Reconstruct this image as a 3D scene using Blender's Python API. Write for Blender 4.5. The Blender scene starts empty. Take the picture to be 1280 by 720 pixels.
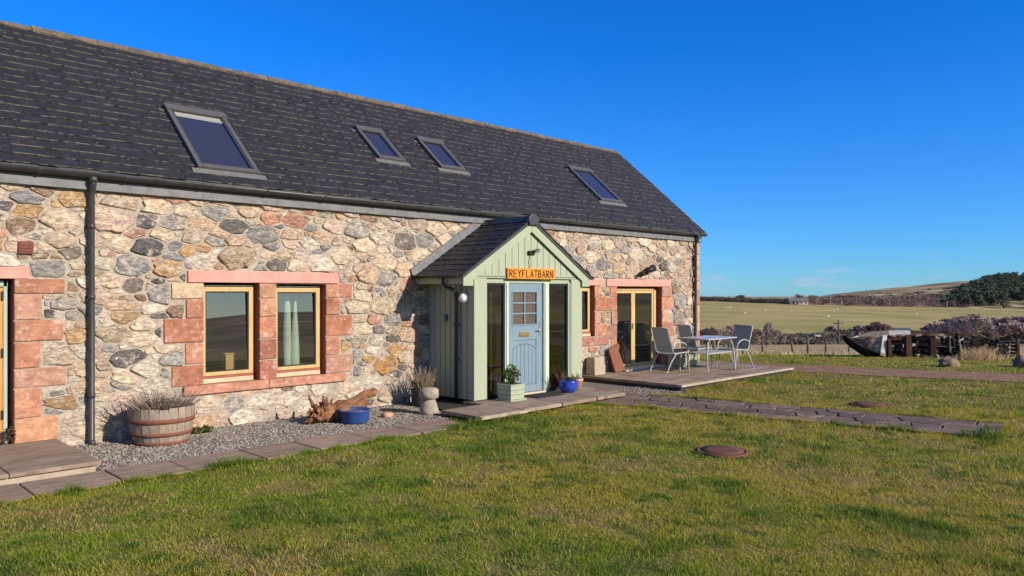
import bpy, math, random
import numpy as np
from mathutils import Vector, Matrix, noise as mnoise
R = math.radians
rnd = random.Random(11)
scn = bpy.context.scene
COL = scn.collection

# ------------------------------------------------------------------ camera, world, sun, exposure
FPX, VH, HC, DC = 950.0, 364.0, 1.85, 10.1            # focal length in 1280-px units, horizon row, eye height, distance to wall
YAW = math.atan(954 / FPX)
FW = (math.cos(YAW), math.sin(YAW)); RT = (math.sin(YAW), -math.cos(YAW))
cam = bpy.data.cameras.new('camera'); co = bpy.data.objects.new('camera', cam); COL.objects.link(co)
co.location = (0, -DC, HC); co.rotation_euler = (R(90), 0, YAW - R(90))
cam.sensor_width = 36; cam.lens = 36 * FPX / 1280; cam.shift_y = 4 / 1280
cam.clip_start = .1; cam.clip_end = 8000
scn.camera = co

SUN_EL, SUN_XY = R(25), (.25, -.97)
SUN_AZ = math.atan2(SUN_XY[0], SUN_XY[1])
w = bpy.data.worlds.new("World"); scn.world = w; w.use_nodes = True
wn, wl = w.node_tree.nodes, w.node_tree.links
wn.clear()
sky = wn.new('ShaderNodeTexSky'); sky.sky_type = 'NISHITA'; sky.sun_disc = False
sky.sun_elevation = SUN_EL; sky.sun_rotation = SUN_AZ
sky.air_density = 1.0; sky.dust_density = 0.0; sky.ozone_density = 3.0; sky.altitude = 300
hs = wn.new('ShaderNodeMix'); hs.data_type = 'RGBA'; hs.blend_type = 'MULTIPLY'; hs.inputs[0].default_value = 1; wl.new(sky.outputs[0], hs.inputs[6])
# paler air on the sun's side of the sky, deep blue away from it
dp_ = wn.new('ShaderNodeVectorMath'); dp_.operation = 'DOT_PRODUCT'; dp_.inputs[1].default_value = (.25, -.97, 0)
tg = wn.new('ShaderNodeTexCoord'); wl.new(tg.outputs['Generated'], dp_.inputs[0])
dr_ = wn.new('ShaderNodeMapRange'); dr_.interpolation_type = 'SMOOTHSTEP'; dr_.inputs[1].default_value = .25; dr_.inputs[2].default_value = .8; wl.new(dp_.outputs['Value'], dr_.inputs[0])
tn = wn.new('ShaderNodeMix'); tn.data_type = 'RGBA'; tn.inputs[7].default_value = (.85, .88, .92, 1)
sz_ = wn.new('ShaderNodeSeparateXYZ'); wl.new(tg.outputs['Generated'], sz_.inputs[0])
ez_ = wn.new('ShaderNodeMapRange'); ez_.inputs[1].default_value = .0; ez_.inputs[2].default_value = .30; wl.new(sz_.outputs[2], ez_.inputs[0])
te_ = wn.new('ShaderNodeMix'); te_.data_type = 'RGBA'; te_.inputs[6].default_value = (.28, .66, 1.22, 1); te_.inputs[7].default_value = (.05, .60, 1.42, 1)
wl.new(ez_.outputs[0], te_.inputs[0]); wl.new(te_.outputs[2], tn.inputs[6])
wl.new(dr_.outputs[0], tn.inputs[0]); wl.new(tn.outputs[2], hs.inputs[7])
tc = wn.new('ShaderNodeTexCoord')
mp = wn.new('ShaderNodeMapping'); mp.inputs['Scale'].default_value = (9, 9, 46); mp.inputs['Location'].default_value = (1.3, .4, 0)
wl.new(tc.outputs['Generated'], mp.inputs[0])
nz = wn.new('ShaderNodeTexNoise'); nz.inputs['Scale'].default_value = 1.5; nz.inputs['Detail'].default_value = 6; nz.inputs['Roughness'].default_value = .55
wl.new(mp.outputs[0], nz.inputs[0])
r1 = wn.new('ShaderNodeMapRange'); r1.inputs[1].default_value = .57; r1.inputs[2].default_value = .74
wl.new(nz.outputs['Fac'], r1.inputs[0])
sp = wn.new('ShaderNodeSeparateXYZ'); wl.new(tc.outputs['Generated'], sp.inputs[0])
r2 = wn.new('ShaderNodeMapRange'); r2.inputs[1].default_value = .055; r2.inputs[2].default_value = .022
wl.new(sp.outputs[2], r2.inputs[0])
mu = wn.new('ShaderNodeMath'); mu.operation = 'MULTIPLY'; wl.new(r1.outputs[0], mu.inputs[0]); wl.new(r2.outputs[0], mu.inputs[1])
mu2 = wn.new('ShaderNodeMath'); mu2.operation = 'MULTIPLY'; mu2.inputs[1].default_value = .6; wl.new(mu.outputs[0], mu2.inputs[0])
mx = wn.new('ShaderNodeMix'); mx.data_type = 'RGBA'; mx.inputs[7].default_value = (4.0, 4.1, 5.6, 1)
wl.new(mu2.outputs[0], mx.inputs[0]); wl.new(hs.outputs[2], mx.inputs[6])
bg = wn.new('ShaderNodeBackground'); bg.inputs[1].default_value = .10
wl.new(mx.outputs[2], bg.inputs[0])
wo = wn.new('ShaderNodeOutputWorld'); wl.new(bg.outputs[0], wo.inputs[0])

sl = bpy.data.lights.new('sun', 'SUN'); sl.energy = 4.4; sl.angle = R(.5); sl.color = (1, .915, .80)
so = bpy.data.objects.new('sun', sl); COL.objects.link(so)
n_ = math.hypot(*SUN_XY)
sd = Vector((SUN_XY[0] / n_ * math.cos(SUN_EL), SUN_XY[1] / n_ * math.cos(SUN_EL), math.sin(SUN_EL)))
so.rotation_euler = sd.to_track_quat('Z', 'Y').to_euler(); so.location = sd * 50

scn.view_settings.view_transform = 'Standard'; scn.view_settings.look = 'None'
scn.view_settings.exposure = 0.45; scn.view_settings.gamma = 1; scn.view_settings.use_curve_mapping = False
scn.cycles.max_bounces = 6; scn.cycles.transparent_max_bounces = 8

# ------------------------------------------------------------------ helpers
def ray(u, v):
    r = (u - 640) / FPX
    return (FW[0] + r * RT[0], FW[1] + r * RT[1], -(v - VH) / FPX)
def at(u, dd, z=0):                                   # ground-plan point at image column u and depth dd
    d = ray(u, VH); return Vector((d[0] * dd, d[1] * dd - DC, z))
def atv(u, v, dd):
    d = ray(u, v); return Vector((d[0] * dd, d[1] * dd - DC, HC + d[2] * dd))

class MB:
    """collects vertices and faces, with one colour per face and optional uvs, for ONE mesh object"""
    def __init__(s): s.v = []; s.f = []; s.c = []; s.uv = []; s.mi = []; s.sm = []
    def add(s, vs, fs, col=(1, 1, 1), uvs=None, mi=0, smooth=False):
        b = len(s.v); s.v += [tuple(q) for q in vs]
        for k, f in enumerate(fs):
            s.f.append(tuple(b + i for i in f)); s.c.append(col); s.mi.append(mi); s.sm.append(smooth)
            s.uv.append(uvs[k] if uvs else [(0, 0)] * len(f))
        return s
    def box(s, x0, x1, y0, y1, z0, z1, **k):
        vs = [(x, y, z) for z in (z0, z1) for y in (y0, y1) for x in (x0, x1)]
        return s.add(vs, [(0, 2, 3, 1), (4, 5, 7, 6), (0, 1, 5, 4), (1, 3, 7, 5), (3, 2, 6, 7), (2, 0, 4, 6)], **k)
    def hexa(s, b, t, **k):                            # four bottom and four top corners, same order
        return s.add(list(b) + list(t), [(3, 2, 1, 0), (4, 5, 6, 7)] + [(i, (i + 1) % 4, 4 + (i + 1) % 4, 4 + i) for i in range(4)], **k)
    def prism(s, pts, off, **k):                       # planar outline swept by a vector
        n = len(pts); a = [Vector(p) for p in pts]; o = Vector(off)
        return s.add(a + [p + o for p in a], [tuple(range(n))[::-1], tuple(range(n, 2 * n))] + [(i, (i + 1) % n, n + (i + 1) % n, n + i) for i in range(n)], **k)
    def tube(s, pts, r, n=8, caps=True, **k):
        P = [Vector(p) for p in pts]; rr = r if isinstance(r, (list, tuple)) else [r] * len(P)
        vs = []; prev = None
        for i, p in enumerate(P):
            d = (P[min(i + 1, len(P) - 1)] - P[max(i - 1, 0)]).normalized()
            if prev is None:
                a = d.orthogonal().normalized()
            else:
                a = (prev - d * prev.dot(d)); a = a.normalized() if a.length > 1e-6 else d.orthogonal().normalized()
            prev = a; b = d.cross(a)
            vs += [p + (a * math.cos(2 * math.pi * j / n) + b * math.sin(2 * math.pi * j / n)) * rr[i] for j in range(n)]
        fs = [(i * n + j, i * n + (j + 1) % n, (i + 1) * n + (j + 1) % n, (i + 1) * n + j) for i in range(len(P) - 1) for j in range(n)]
        k.setdefault('smooth', True)
        s.add(vs, fs, **k)
        if caps:
            b = len(s.v) - len(vs); m = len(vs)
            for f in (tuple(range(n))[::-1], tuple(range(m - n, m))):
                s.f.append(tuple(b + i for i in f)); s.c.append(k.get('col', (1, 1, 1))); s.mi.append(k.get('mi', 0)); s.sm.append(False); s.uv.append([(0, 0)] * n)
        return s
    def lathe(s, prof, c, n=28, **k):
        cx, cy, cz = c; k.setdefault('smooth', True)
        vs = [(cx + r * math.cos(2 * math.pi * j / n), cy + r * math.sin(2 * math.pi * j / n), cz + z) for r, z in prof for j in range(n)]
        fs = [(i * n + j, i * n + (j + 1) % n, (i + 1) * n + (j + 1) % n, (i + 1) * n + j) for i in range(len(prof) - 1) for j in range(n)]
        return s.add(vs, fs, **k)
    def blob(s, c, rad, seed=0, amp=.25, nu=10, nv=6, freq=1.5, **k):
        vs = []; k.setdefault('smooth', True)
        for i in range(nv + 1):
            th = math.pi * i / nv
            for j in range(nu):
                ph = 2 * math.pi * j / nu
                d = Vector((math.sin(th) * math.cos(ph), math.sin(th) * math.sin(ph), math.cos(th)))
                q = 1 + amp * mnoise.noise(d * freq + Vector((seed * 7.3, seed * 1.7, 0)))
                vs.append((c[0] + d.x * rad[0] * q, c[1] + d.y * rad[1] * q, c[2] + d.z * rad[2] * q))
        fs = [(i * nu + j, (i + 1) * nu + j, (i + 1) * nu + (j + 1) % nu, i * nu + (j + 1) % nu) for i in range(nv) for j in range(nu)]
        return s.add(vs, fs, **k)
    def build(s, name, m, parent=None, bevel=0, **pr):
        off = Vector((0, 0, 0)); p = parent
        while p is not None: off += p.location; p = p.parent
        me = bpy.data.meshes.new(name)
        me.from_pydata([tuple(Vector(q) - off) for q in s.v] if parent else s.v, [], s.f)
        for q in (m if isinstance(m, (list, tuple)) else [m]): me.materials.append(q)
        me.polygons.foreach_set('material_index', s.mi); me.polygons.foreach_set('use_smooth', s.sm)
        if any(c != (1, 1, 1) for c in s.c):
            at_ = me.attributes.new('col', 'FLOAT_COLOR', 'FACE')
            at_.data.foreach_set('color', [q for c in s.c for q in (*c[:3], 1)])
        if any(any(q != (0, 0) for q in u) for u in s.uv):
            uv = me.uv_layers.new(name='uv'); uv.data.foreach_set('uv', [q for u in s.uv for t in u for q in t])
        me.update()
        o = bpy.data.objects.new(name, me); COL.objects.link(o); o.parent = parent
        if bevel:
            b = o.modifiers.new('bevel', 'BEVEL'); b.width = bevel; b.segments = 2; b.limit_method = 'ANGLE'; b.angle_limit = R(40)
        for k_, v_ in pr.items(): o[k_] = v_
        return o
def tag(o, label=None, cat=None, group=None, kind=None):
    if label: o['label'] = label
    if cat: o['category'] = cat
    if group: o['group'] = group
    if kind: o['kind'] = kind
    return o
def thing(name, label, cat, loc=(0, 0, 0), group=None):
    o = bpy.data.objects.new(name, None); COL.objects.link(o); o.location = loc; o.empty_display_size = .2
    return tag(o, label, cat, group)
def dup(root, loc, rz=0, label=None, scale=None):
    r = root.copy(); COL.objects.link(r); r.location = loc; r.rotation_euler = (0, 0, rz)
    if scale: r.scale = scale if isinstance(scale, (tuple, list)) else (scale,) * 3
    if label: r['label'] = label
    for ch in list(root.children):
        c = ch.copy(); COL.objects.link(c); c.parent = r
        for g in list(ch.children):
            d = g.copy(); COL.objects.link(d); d.parent = c
    return r

def mat(name, c, c2=None, c3=None, scale=6, detail=6, rough=.75, bump=0, bscale=None, attr=False, stretch=(1, 1, 1), spec=.3, metal=0, trans=0, lo=.35, hi=.68, rot=(0, 0, 0)):
    """principled material: noise mixes c and c2 (and specks of c3); attr multiplies in the face colour"""
    m = bpy.data.materials.new(name); m.use_nodes = True; N, L = m.node_tree.nodes, m.node_tree.links
    b = N['Principled BSDF']; b.inputs['Roughness'].default_value = rough; b.inputs['Specular IOR Level'].default_value = spec; b.inputs['Metallic'].default_value = metal
    tcn = N.new('ShaderNodeTexCoord'); mpn = N.new('ShaderNodeMapping'); mpn.inputs['Scale'].default_value = stretch; mpn.inputs['Rotation'].default_value = rot
    L.new(tcn.outputs['Object'], mpn.inputs[0]); out = None
    c = tuple(c) + (1,)
    if c2:
        nt = N.new('ShaderNodeTexNoise'); nt.inputs['Scale'].default_value = scale; nt.inputs['Detail'].default_value = detail; nt.inputs['Roughness'].default_value = .62
        L.new(mpn.outputs[0], nt.inputs[0])
        mr = N.new('ShaderNodeMapRange'); mr.inputs[1].default_value = lo; mr.inputs[2].default_value = hi; L.new(nt.outputs['Fac'], mr.inputs[0])
        mxn = N.new('ShaderNodeMix'); mxn.data_type = 'RGBA'; mxn.inputs[6].default_value = c; mxn.inputs[7].default_value = tuple(c2) + (1,)
        L.new(mr.outputs[0], mxn.inputs[0]); out = mxn.outputs[2]
        if c3:
            n3 = N.new('ShaderNodeTexNoise'); n3.inputs['Scale'].default_value = scale * 3.3; n3.inputs['Detail'].default_value = 4; L.new(mpn.outputs[0], n3.inputs[0])
            m3 = N.new('ShaderNodeMapRange'); m3.inputs[1].default_value = .58; m3.inputs[2].default_value = .70; L.new(n3.outputs['Fac'], m3.inputs[0])
            x3 = N.new('ShaderNodeMix'); x3.data_type = 'RGBA'; x3.inputs[7].default_value = tuple(c3) + (1,); L.new(out, x3.inputs[6]); L.new(m3.outputs[0], x3.inputs[0]); out = x3.outputs[2]
    if attr:
        an = N.new('ShaderNodeAttribute'); an.attribute_name = 'col'
        if out:
            q = N.new('ShaderNodeMix'); q.data_type = 'RGBA'; q.blend_type = 'MULTIPLY'; q.inputs[0].default_value = 1; L.new(out, q.inputs[6]); L.new(an.outputs['Color'], q.inputs[7]); out = q.outputs[2]
        else: out = an.outputs['Color']
    if out: L.new(out, b.inputs['Base Color'])
    else: b.inputs['Base Color'].default_value = c
    if bump:
        nb = N.new('ShaderNodeTexNoise'); nb.inputs['Scale'].default_value = bscale or scale * 3; nb.inputs['Detail'].default_value = 6; L.new(mpn.outputs[0], nb.inputs[0])
        bn = N.new('ShaderNodeBump'); bn.inputs['Strength'].default_value = 1; bn.inputs['Distance'].default_value = bump; L.new(nb.outputs['Fac'], bn.inputs['Height']); L.new(bn.outputs[0], b.inputs['Normal'])
    if trans:
        tb = N.new('ShaderNodeBsdfTranslucent'); ms = N.new('ShaderNodeMixShader'); ms.inputs[0].default_value = trans
        if out: L.new(out, tb.inputs[0])
        else: tb.inputs[0].default_value = c
        L.new(b.outputs[0], ms.inputs[1]); L.new(tb.outputs[0], ms.inputs[2]); L.new(ms.outputs[0], N['Material Output'].inputs[0])
    return m
def glass_mat(name, tint=(.8, .82, .8), ior=2.1, base=.12):
    m = bpy.data.materials.new(name); m.use_nodes = True; N, L = m.node_tree.nodes, m.node_tree.links
    N.remove(N['Principled BSDF'])
    fr = N.new('ShaderNodeFresnel'); fr.inputs[0].default_value = ior
    ad = N.new('ShaderNodeMath'); ad.operation = 'ADD'; ad.inputs[1].default_value = base; ad.use_clamp = True; L.new(fr.outputs[0], ad.inputs[0]); ge = N.new('ShaderNodeNewGeometry'); iv = N.new('ShaderNodeMath'); iv.operation = 'SUBTRACT'; iv.inputs[0].default_value = 1; L.new(ge.outputs['Backfacing'], iv.inputs[1]); ml = N.new('ShaderNodeMath'); ml.operation = 'MULTIPLY'; L.new(ad.outputs[0], ml.inputs[0]); L.new(iv.outputs[0], ml.inputs[1])
    t = N.new('ShaderNodeBsdfTransparent'); t.inputs[0].default_value = (*tint, 1)
    g = N.new('ShaderNodeBsdfGlossy'); g.inputs['Roughness'].default_value = .0
    ms = N.new('ShaderNodeMixShader'); L.new(ml.outputs[0], ms.inputs[0]); L.new(t.outputs[0], ms.inputs[1]); L.new(g.outputs[0], ms.inputs[2])
    L.new(ms.outputs[0], N['Material Output'].inputs[0]); return m

# numpy value noise in the plane
_rs = np.random.RandomState(5); _tab = _rs.rand(256, 256)
def vn(x, y):
    xi = np.floor(x).astype(int); yi = np.floor(y).astype(int); fx = x - xi; fy = y - yi
    fx = fx * fx * (3 - 2 * fx); fy = fy * fy * (3 - 2 * fy)
    g = lambda a, b: _tab[a % 256, b % 256]
    return (g(xi, yi) * (1 - fx) + g(xi + 1, yi) * fx) * (1 - fy) + (g(xi, yi + 1) * (1 - fx) + g(xi + 1, yi + 1) * fx) * fy
def fbm(x, y, o=4): return sum(vn(x * 2 ** i + 17 * i, y * 2 ** i + 31 * i) * .5 ** i for i in range(o)) / sum(.5 ** i for i in range(o))

# ------------------------------------------------------------------ materials
M = {}
M['mortar'] = mat('lime mortar', (.33, .27, .21), (.46, .385, .305), (.26, .215, .17), scale=4.5, rough=.95, bump=.012, bscale=26, spec=.1)
M['rubble'] = mat('rubble stone', (.52, .50, .50), (1.08, 1.03, .97), (1.35, 1.3, 1.2), scale=7, detail=10, rough=.88, bump=.022, bscale=16, attr=True, spec=.15, stretch=(1, 1, 1.8), lo=.3, hi=.7)
def smear(m, c, scale, lo, hi):
    N, L = m.node_tree.nodes, m.node_tree.links; b = N['Principled BSDF']; src = b.inputs['Base Color'].links[0].from_socket
    t = N.new('ShaderNodeTexCoord'); n = N.new('ShaderNodeTexNoise'); n.inputs['Scale'].default_value = scale; n.inputs['Detail'].default_value = 8; n.inputs['Roughness'].default_value = .65; L.new(t.outputs['Object'], n.inputs[0])
    r = N.new('ShaderNodeMapRange'); r.inputs[1].default_value = lo; r.inputs[2].default_value = hi; L.new(n.outputs['Fac'], r.inputs[0])
    x = N.new('ShaderNodeMix'); x.data_type = 'RGBA'; x.inputs[7].default_value = (*c, 1); L.new(src, x.inputs[6]); L.new(r.outputs[0], x.inputs[0]); L.new(x.outputs[2], b.inputs['Base Color'])
def grain(m, scale, lo, hi, f0, f1, stretch, rot=(0, 0, 0)):
    N, L = m.node_tree.nodes, m.node_tree.links; b = N['Principled BSDF']; src = b.inputs['Base Color'].links[0].from_socket
    t = N.new('ShaderNodeTexCoord'); mq = N.new('ShaderNodeMapping'); mq.inputs['Scale'].default_value = stretch; mq.inputs['Rotation'].default_value = rot; L.new(t.outputs['Object'], mq.inputs[0])
    n = N.new('ShaderNodeTexNoise'); n.inputs['Scale'].default_value = scale; n.inputs['Detail'].default_value = 10; n.inputs['Roughness'].default_value = .72; n.inputs['Distortion'].default_value = .6; L.new(mq.outputs[0], n.inputs[0])
    r = N.new('ShaderNodeMapRange'); r.inputs[1].default_value = lo; r.inputs[2].default_value = hi; r.inputs[3].default_value = f0; r.inputs[4].default_value = f1; L.new(n.outputs['Fac'], r.inputs[0])
    x = N.new('ShaderNodeMix'); x.data_type = 'RGBA'; x.blend_type = 'MULTIPLY'; x.inputs[0].default_value = 1; L.new(src, x.inputs[6]); L.new(r.outputs[0], x.inputs[7]); L.new(x.outputs[2], b.inputs['Base Color'])
smear(M['rubble'], (.43, .36, .285), 5, .54, .64)
grain(M['rubble'], 16, .34, .64, .42, 1.42, (1, 1, 2.6), (0, .35, 0)); smear(M['rubble'], (.06, .056, .052), 19, .63, .70); smear(M['rubble'], (.62, .56, .47), 15, .63, .70)
grain(M['mortar'], 22, .35, .65, .68, 1.25, (1, 1, 1))
M['red_stone'] = mat('red sandstone', (.72, .70, .68), (1.06, 1.05, 1.05), (1.2, 1.4, 1.5), scale=6, detail=9, rough=.9, bump=.006, bscale=30, attr=True, spec=.12)
smear(M['red_stone'], (.52, .385, .30), 5, .56, .70); RS_GRAIN = 1
grain(M['red_stone'], 9, .34, .66, .74, 1.2, (1, 1, 3.2))
M['pink_paint'] = mat('pink lintel', (.66, .255, .20), (.70, .33, .27), scale=5, rough=.85, bump=.004, bscale=40, spec=.15)
M['reveal'] = mat('red reveal', (.28, .085, .06), (.36, .12, .085), scale=9, rough=.9, bump=.004)
M['lead'] = mat('lead flashing', (.13, .128, .13), (.20, .196, .198), scale=9, rough=.6, bump=.003, bscale=15)
M['gutter'] = mat('dark grey gutter', (.035, .034, .036), (.06, .058, .06), scale=8, rough=.38, spec=.5)
M['pipe'] = mat('grey brown downpipe', (.036, .033, .034), (.055, .05, .05), scale=8, rough=.42, spec=.5)
M['ridge'] = mat('lichened ridge', (.085, .07, .052), (.20, .135, .07), (.36, .19, .04), scale=5, rough=.95, bump=.02, bscale=25)
M['sky_frame'] = mat('skylight frame', (.085, .08, .076), (.105, .098, .094), scale=12, rough=.45, spec=.4)
M['apron'] = mat('skylight apron', (.12, .117, .114), (.16, .155, .15), scale=12, rough=.55)
M['blind'] = mat('cream blind', (.6, .56, .45), rough=.9)
M['oak'] = mat('yellow timber frame', (.47, .305, .115), (.58, .41, .185), scale=4, stretch=(6, 6, .8), rough=.6, bump=.002, bscale=20)
M['weathered'] = mat('weathered sill timber', (.50, .37, .22), (.66, .52, .34), scale=4, stretch=(1, 6, 6), rough=.8)
M['orange_wood'] = mat('orange timber', (.52, .22, .06), (.64, .30, .09), scale=4, stretch=(6, 6, .8), rough=.55)
M['mint'] = mat('mint frame paint', (.30, .38, .31), (.35, .43, .35), scale=5, rough=.55)
M['sage'] = mat('sage green paint', (.33, .36, .245), (.365, .395, .28), (.30, .335, .225), scale=3, stretch=(3, 3, .6), rough=.65, bump=.0015, bscale=30, lo=.3, hi=.75)
M['cream'] = mat('pale green frame paint', (.50, .56, .42), (.56, .61, .47), scale=5, rough=.55)
M['blue_door'] = mat('pale blue paint', (.165, .235, .28), (.19, .265, .31), scale=4, rough=.5)
M['brass'] = mat('tarnished brass', (.32, .22, .08), (.42, .3, .11), scale=20, rough=.4, metal=.7)
M['steel'] = mat('steel', (.55, .55, .53), rough=.3, metal=.9)
M['dark'] = mat('dark interior', (.020, .018, .016), (.030, .026, .022), scale=2, rough=.9)
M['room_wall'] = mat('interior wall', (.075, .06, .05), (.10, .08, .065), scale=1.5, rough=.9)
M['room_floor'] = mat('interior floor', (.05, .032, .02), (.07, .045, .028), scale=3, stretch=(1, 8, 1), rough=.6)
M['glass'] = glass_mat('window glass')
M['glass_dark'] = glass_mat('porch glass', (.62, .6, .56), 2.0, .07)
M['glass_obscure'] = mat('obscure glass', (.06, .046, .038), (.17, .13, .105), scale=70, detail=2, rough=.12, spec=.6)
M['glass_sky'] = glass_mat('skylight glass', (.88, .88, .90), 1.7, .02)
M['paving'] = mat('stone paving', (.205, .15, .105), (.32, .245, .18), (.13, .105, .08), scale=2.2, stretch=(1, 3, 1), detail=9, rough=.85, bump=.006, bscale=14, attr=True)
M['pavers'] = mat('riven paving', (.125, .083, .06), (.21, .15, .11), (.08, .058, .045), scale=2.6, detail=9, rough=.85, bump=.008, bscale=14, attr=True)
M['edge_stone'] = mat('pale slab edge', (.33, .265, .19), (.45, .37, .27), scale=8, rough=.9, bump=.006)
M['joint'] = mat('dark joint', (.03, .028, .02), (.05, .045, .03), scale=12, rough=.95)
M['gravel_bed'] = mat('gravel bed', (.13, .11, .085), (.24, .205, .165), scale=60, detail=2, rough=.95, bump=.01, bscale=70)
M['gravel'] = mat('gravel stone', (.75, .74, .73), (1, 1, 1), scale=30, rough=.85, attr=True)
M['rust'] = mat('rusty iron', (.115, .045, .028), (.175, .075, .045), (.07, .035, .028), scale=30, rough=.9, bump=.003, bscale=60)
M['hoop'] = mat('rusty hoop', (.17, .060, .035), (.24, .095, .058), scale=18, rough=.85)
M['barrel'] = mat('weathered stave', (.25, .195, .14), (.38, .315, .235), (.15, .115, .085), scale=5, stretch=(7, 7, .8), rough=.9, bump=.004, bscale=12)
M['soil'] = mat('soil', (.035, .024, .016), (.06, .042, .028), scale=25, rough=1, bump=.01)
M['heather'] = mat('heather twigs', (.8, .8, .8), (1.1, 1.1, 1.1), scale=6, rough=.9, attr=True, trans=.2)
M['leaf'] = mat('plant leaf', (.8, .8, .8), (1.1, 1.1, 1.1), scale=6, rough=.6, attr=True, trans=.25)
M['blue_glaze'] = mat('blue glaze', (.018, .05, .36), (.022, .065, .45), scale=6, rough=.22, spec=.6)
M['blue_dull'] = mat('blue enamel', (.028, .07, .235), (.034, .085, .28), scale=6, rough=.4, spec=.4)
M['terracotta'] = mat('terracotta', (.48, .25, .16), (.56, .32, .22), scale=9, rough=.9)
M['dark_pot'] = mat('dark plastic pot', (.045, .045, .05), rough=.6)
M['drift'] = mat('driftwood', (.15, .062, .028), (.32, .155, .065), (.06, .04, .032), scale=9, stretch=(1, 1, 1), detail=9, rough=.9, bump=.02, bscale=22)
M['staddle'] = mat('staddle stone', (.27, .215, .155), (.42, .35, .265), (.19, .16, .12), scale=9, detail=8, rough=.95, bump=.012, bscale=25)
M['mat'] = mat('rubber mat', (.025, .024, .023), rough=.95)
M['sign'] = mat('orange sign wood', (.62, .21, .014), (.72, .27, .025), scale=4, stretch=(1, 6, 6), rough=.6)
M['letter'] = mat('carved letter', (.05, .02, .012), rough=.9)
M['black'] = mat('black plastic', (.018, .018, .018), rough=.45)
M['white_plastic'] = mat('white plastic', (.7, .7, .68), rough=.4)
M['alu'] = mat('painted aluminium', (.36, .345, .31), (.42, .40, .365), scale=10, rough=.38, spec=.5)
M['sling'] = mat('grey textile', (.33, .36, .36), (.38, .41, .41), scale=120, rough=.7, trans=.5)
M['tabletop'] = mat('frosted table glass', (.40, .39, .37), rough=.28, spec=.35)
M['brick'] = mat('brown vent', (.16, .05, .04), (.21, .07, .055), scale=20, rough=.8)
M['hull'] = mat('old hull planks', (.7, .66, .62), (1.1, 1.06, 1.0), (.35, .22, .15), scale=5, detail=9, stretch=(1, 1, 3), rough=.9, attr=True, bump=.01, bscale=9, spec=.04)
M['post'] = mat('fence post wood', (.075, .055, .04), (.13, .10, .075), scale=7, stretch=(5, 5, 1), rough=.95)
M['wire'] = mat('fence wire', (.2, .2, .2), rough=.6)
M['rock'] = mat('field rock', (.17, .115, .07), (.26, .185, .12), (.09, .065, .045), scale=4, rough=.95, bump=.03, bscale=9)
M['bark'] = mat('bark', (.085, .068, .055), (.13, .105, .085), scale=5, rough=.95)
M['twig'] = mat('bare twigs', (.85, .85, .85), (1.1, 1.1, 1.1), scale=.5, rough=.95, attr=True)
M['needle'] = mat('conifer foliage', (.6, .6, .6), (1.2, 1.2, 1.2), scale=.08, rough=.9, attr=True)
M['plank'] = mat('oak plank', (.40, .25, .08), (.5, .33, .12), scale=4, rough=.6)
M['curtain'] = mat('green curtain', (.34, .44, .33), (.4, .5, .4), scale=5, rough=.9)
M['cardboard'] = mat('tan box', (.45, .31, .14), (.5, .35, .17), scale=6, rough=.85)
M['shed_roof'] = mat('grey blue metal roof', (.045, .08, .125), (.06, .10, .15), scale=.4, rough=.5)
M['far_wall'] = mat('far house wall', (.36, .31, .26), (.42, .37, .31), scale=.6, rough=.9)
M['far_roof'] = mat('far slate roof', (.12, .115, .12), (.16, .155, .155), scale=.5, rough=.8)
M['red_paint'] = mat('red machinery paint', (.32, .06, .05), (.38, .10, .08), scale=1, rough=.6)
M['wool'] = mat('sheep wool', (.62, .58, .50), (.7, .66, .58), scale=9, rough=1)

def slate_mat():
    m = mat('slate', (.018, .0165, .018), (.028, .026, .028), (.042, .039, .040), scale=7, detail=8, rough=.62, bump=.003, bscale=20, attr=True, spec=.35)
    N, L = m.node_tree.nodes, m.node_tree.links; b = N['Principled BSDF']
    src = b.inputs['Base Color'].links[0].from_socket
    uv = N.new('ShaderNodeUVMap'); uv.uv_map = 'uv'; s_ = N.new('ShaderNodeSeparateXYZ'); L.new(uv.outputs[0], s_.inputs[0])
    e = N.new('ShaderNodeMapRange'); e.inputs[1].default_value = .042; e.inputs[2].default_value = .022; L.new(s_.outputs[1], e.inputs[0])
    tcn = N.new('ShaderNodeTexCoord'); nt = N.new('ShaderNodeTexNoise'); nt.inputs['Scale'].default_value = 11; nt.inputs['Detail'].default_value = 6; L.new(tcn.outputs['Object'], nt.inputs[0])
    mr = N.new('ShaderNodeMapRange'); mr.inputs[1].default_value = .40; mr.inputs[2].default_value = .58; L.new(nt.outputs['Fac'], mr.inputs[0])
    mm = N.new('ShaderNodeMath'); mm.operation = 'MULTIPLY'; L.new(e.outputs[0], mm.inputs[0]); L.new(mr.outputs[0], mm.inputs[1])
    x = N.new('ShaderNodeMix'); x.data_type = 'RGBA'; x.inputs[7].default_value = (.22, .19, .13, 1); L.new(src, x.inputs[6]); L.new(mm.outputs[0], x.inputs[0])
    # sparse spots of lichen
    n2 = N.new('ShaderNodeTexNoise'); n2.inputs['Scale'].default_value = 17; n2.inputs['Detail'].default_value = 3; L.new(tcn.outputs['Object'], n2.inputs[0])
    m2 = N.new('ShaderNodeMapRange'); m2.inputs[1].default_value = .70; m2.inputs[2].default_value = .76; L.new(n2.outputs['Fac'], m2.inputs[0])
    x2 = N.new('ShaderNodeMix'); x2.data_type = 'RGBA'; x2.inputs[7].default_value = (.22, .19, .12, 1); L.new(x.outputs[2], x2.inputs[6]); L.new(m2.outputs[0], x2.inputs[0])
    L.new(x2.outputs[2], b.inputs['Base Color']); return m
M['slate'] = slate_mat()

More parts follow.
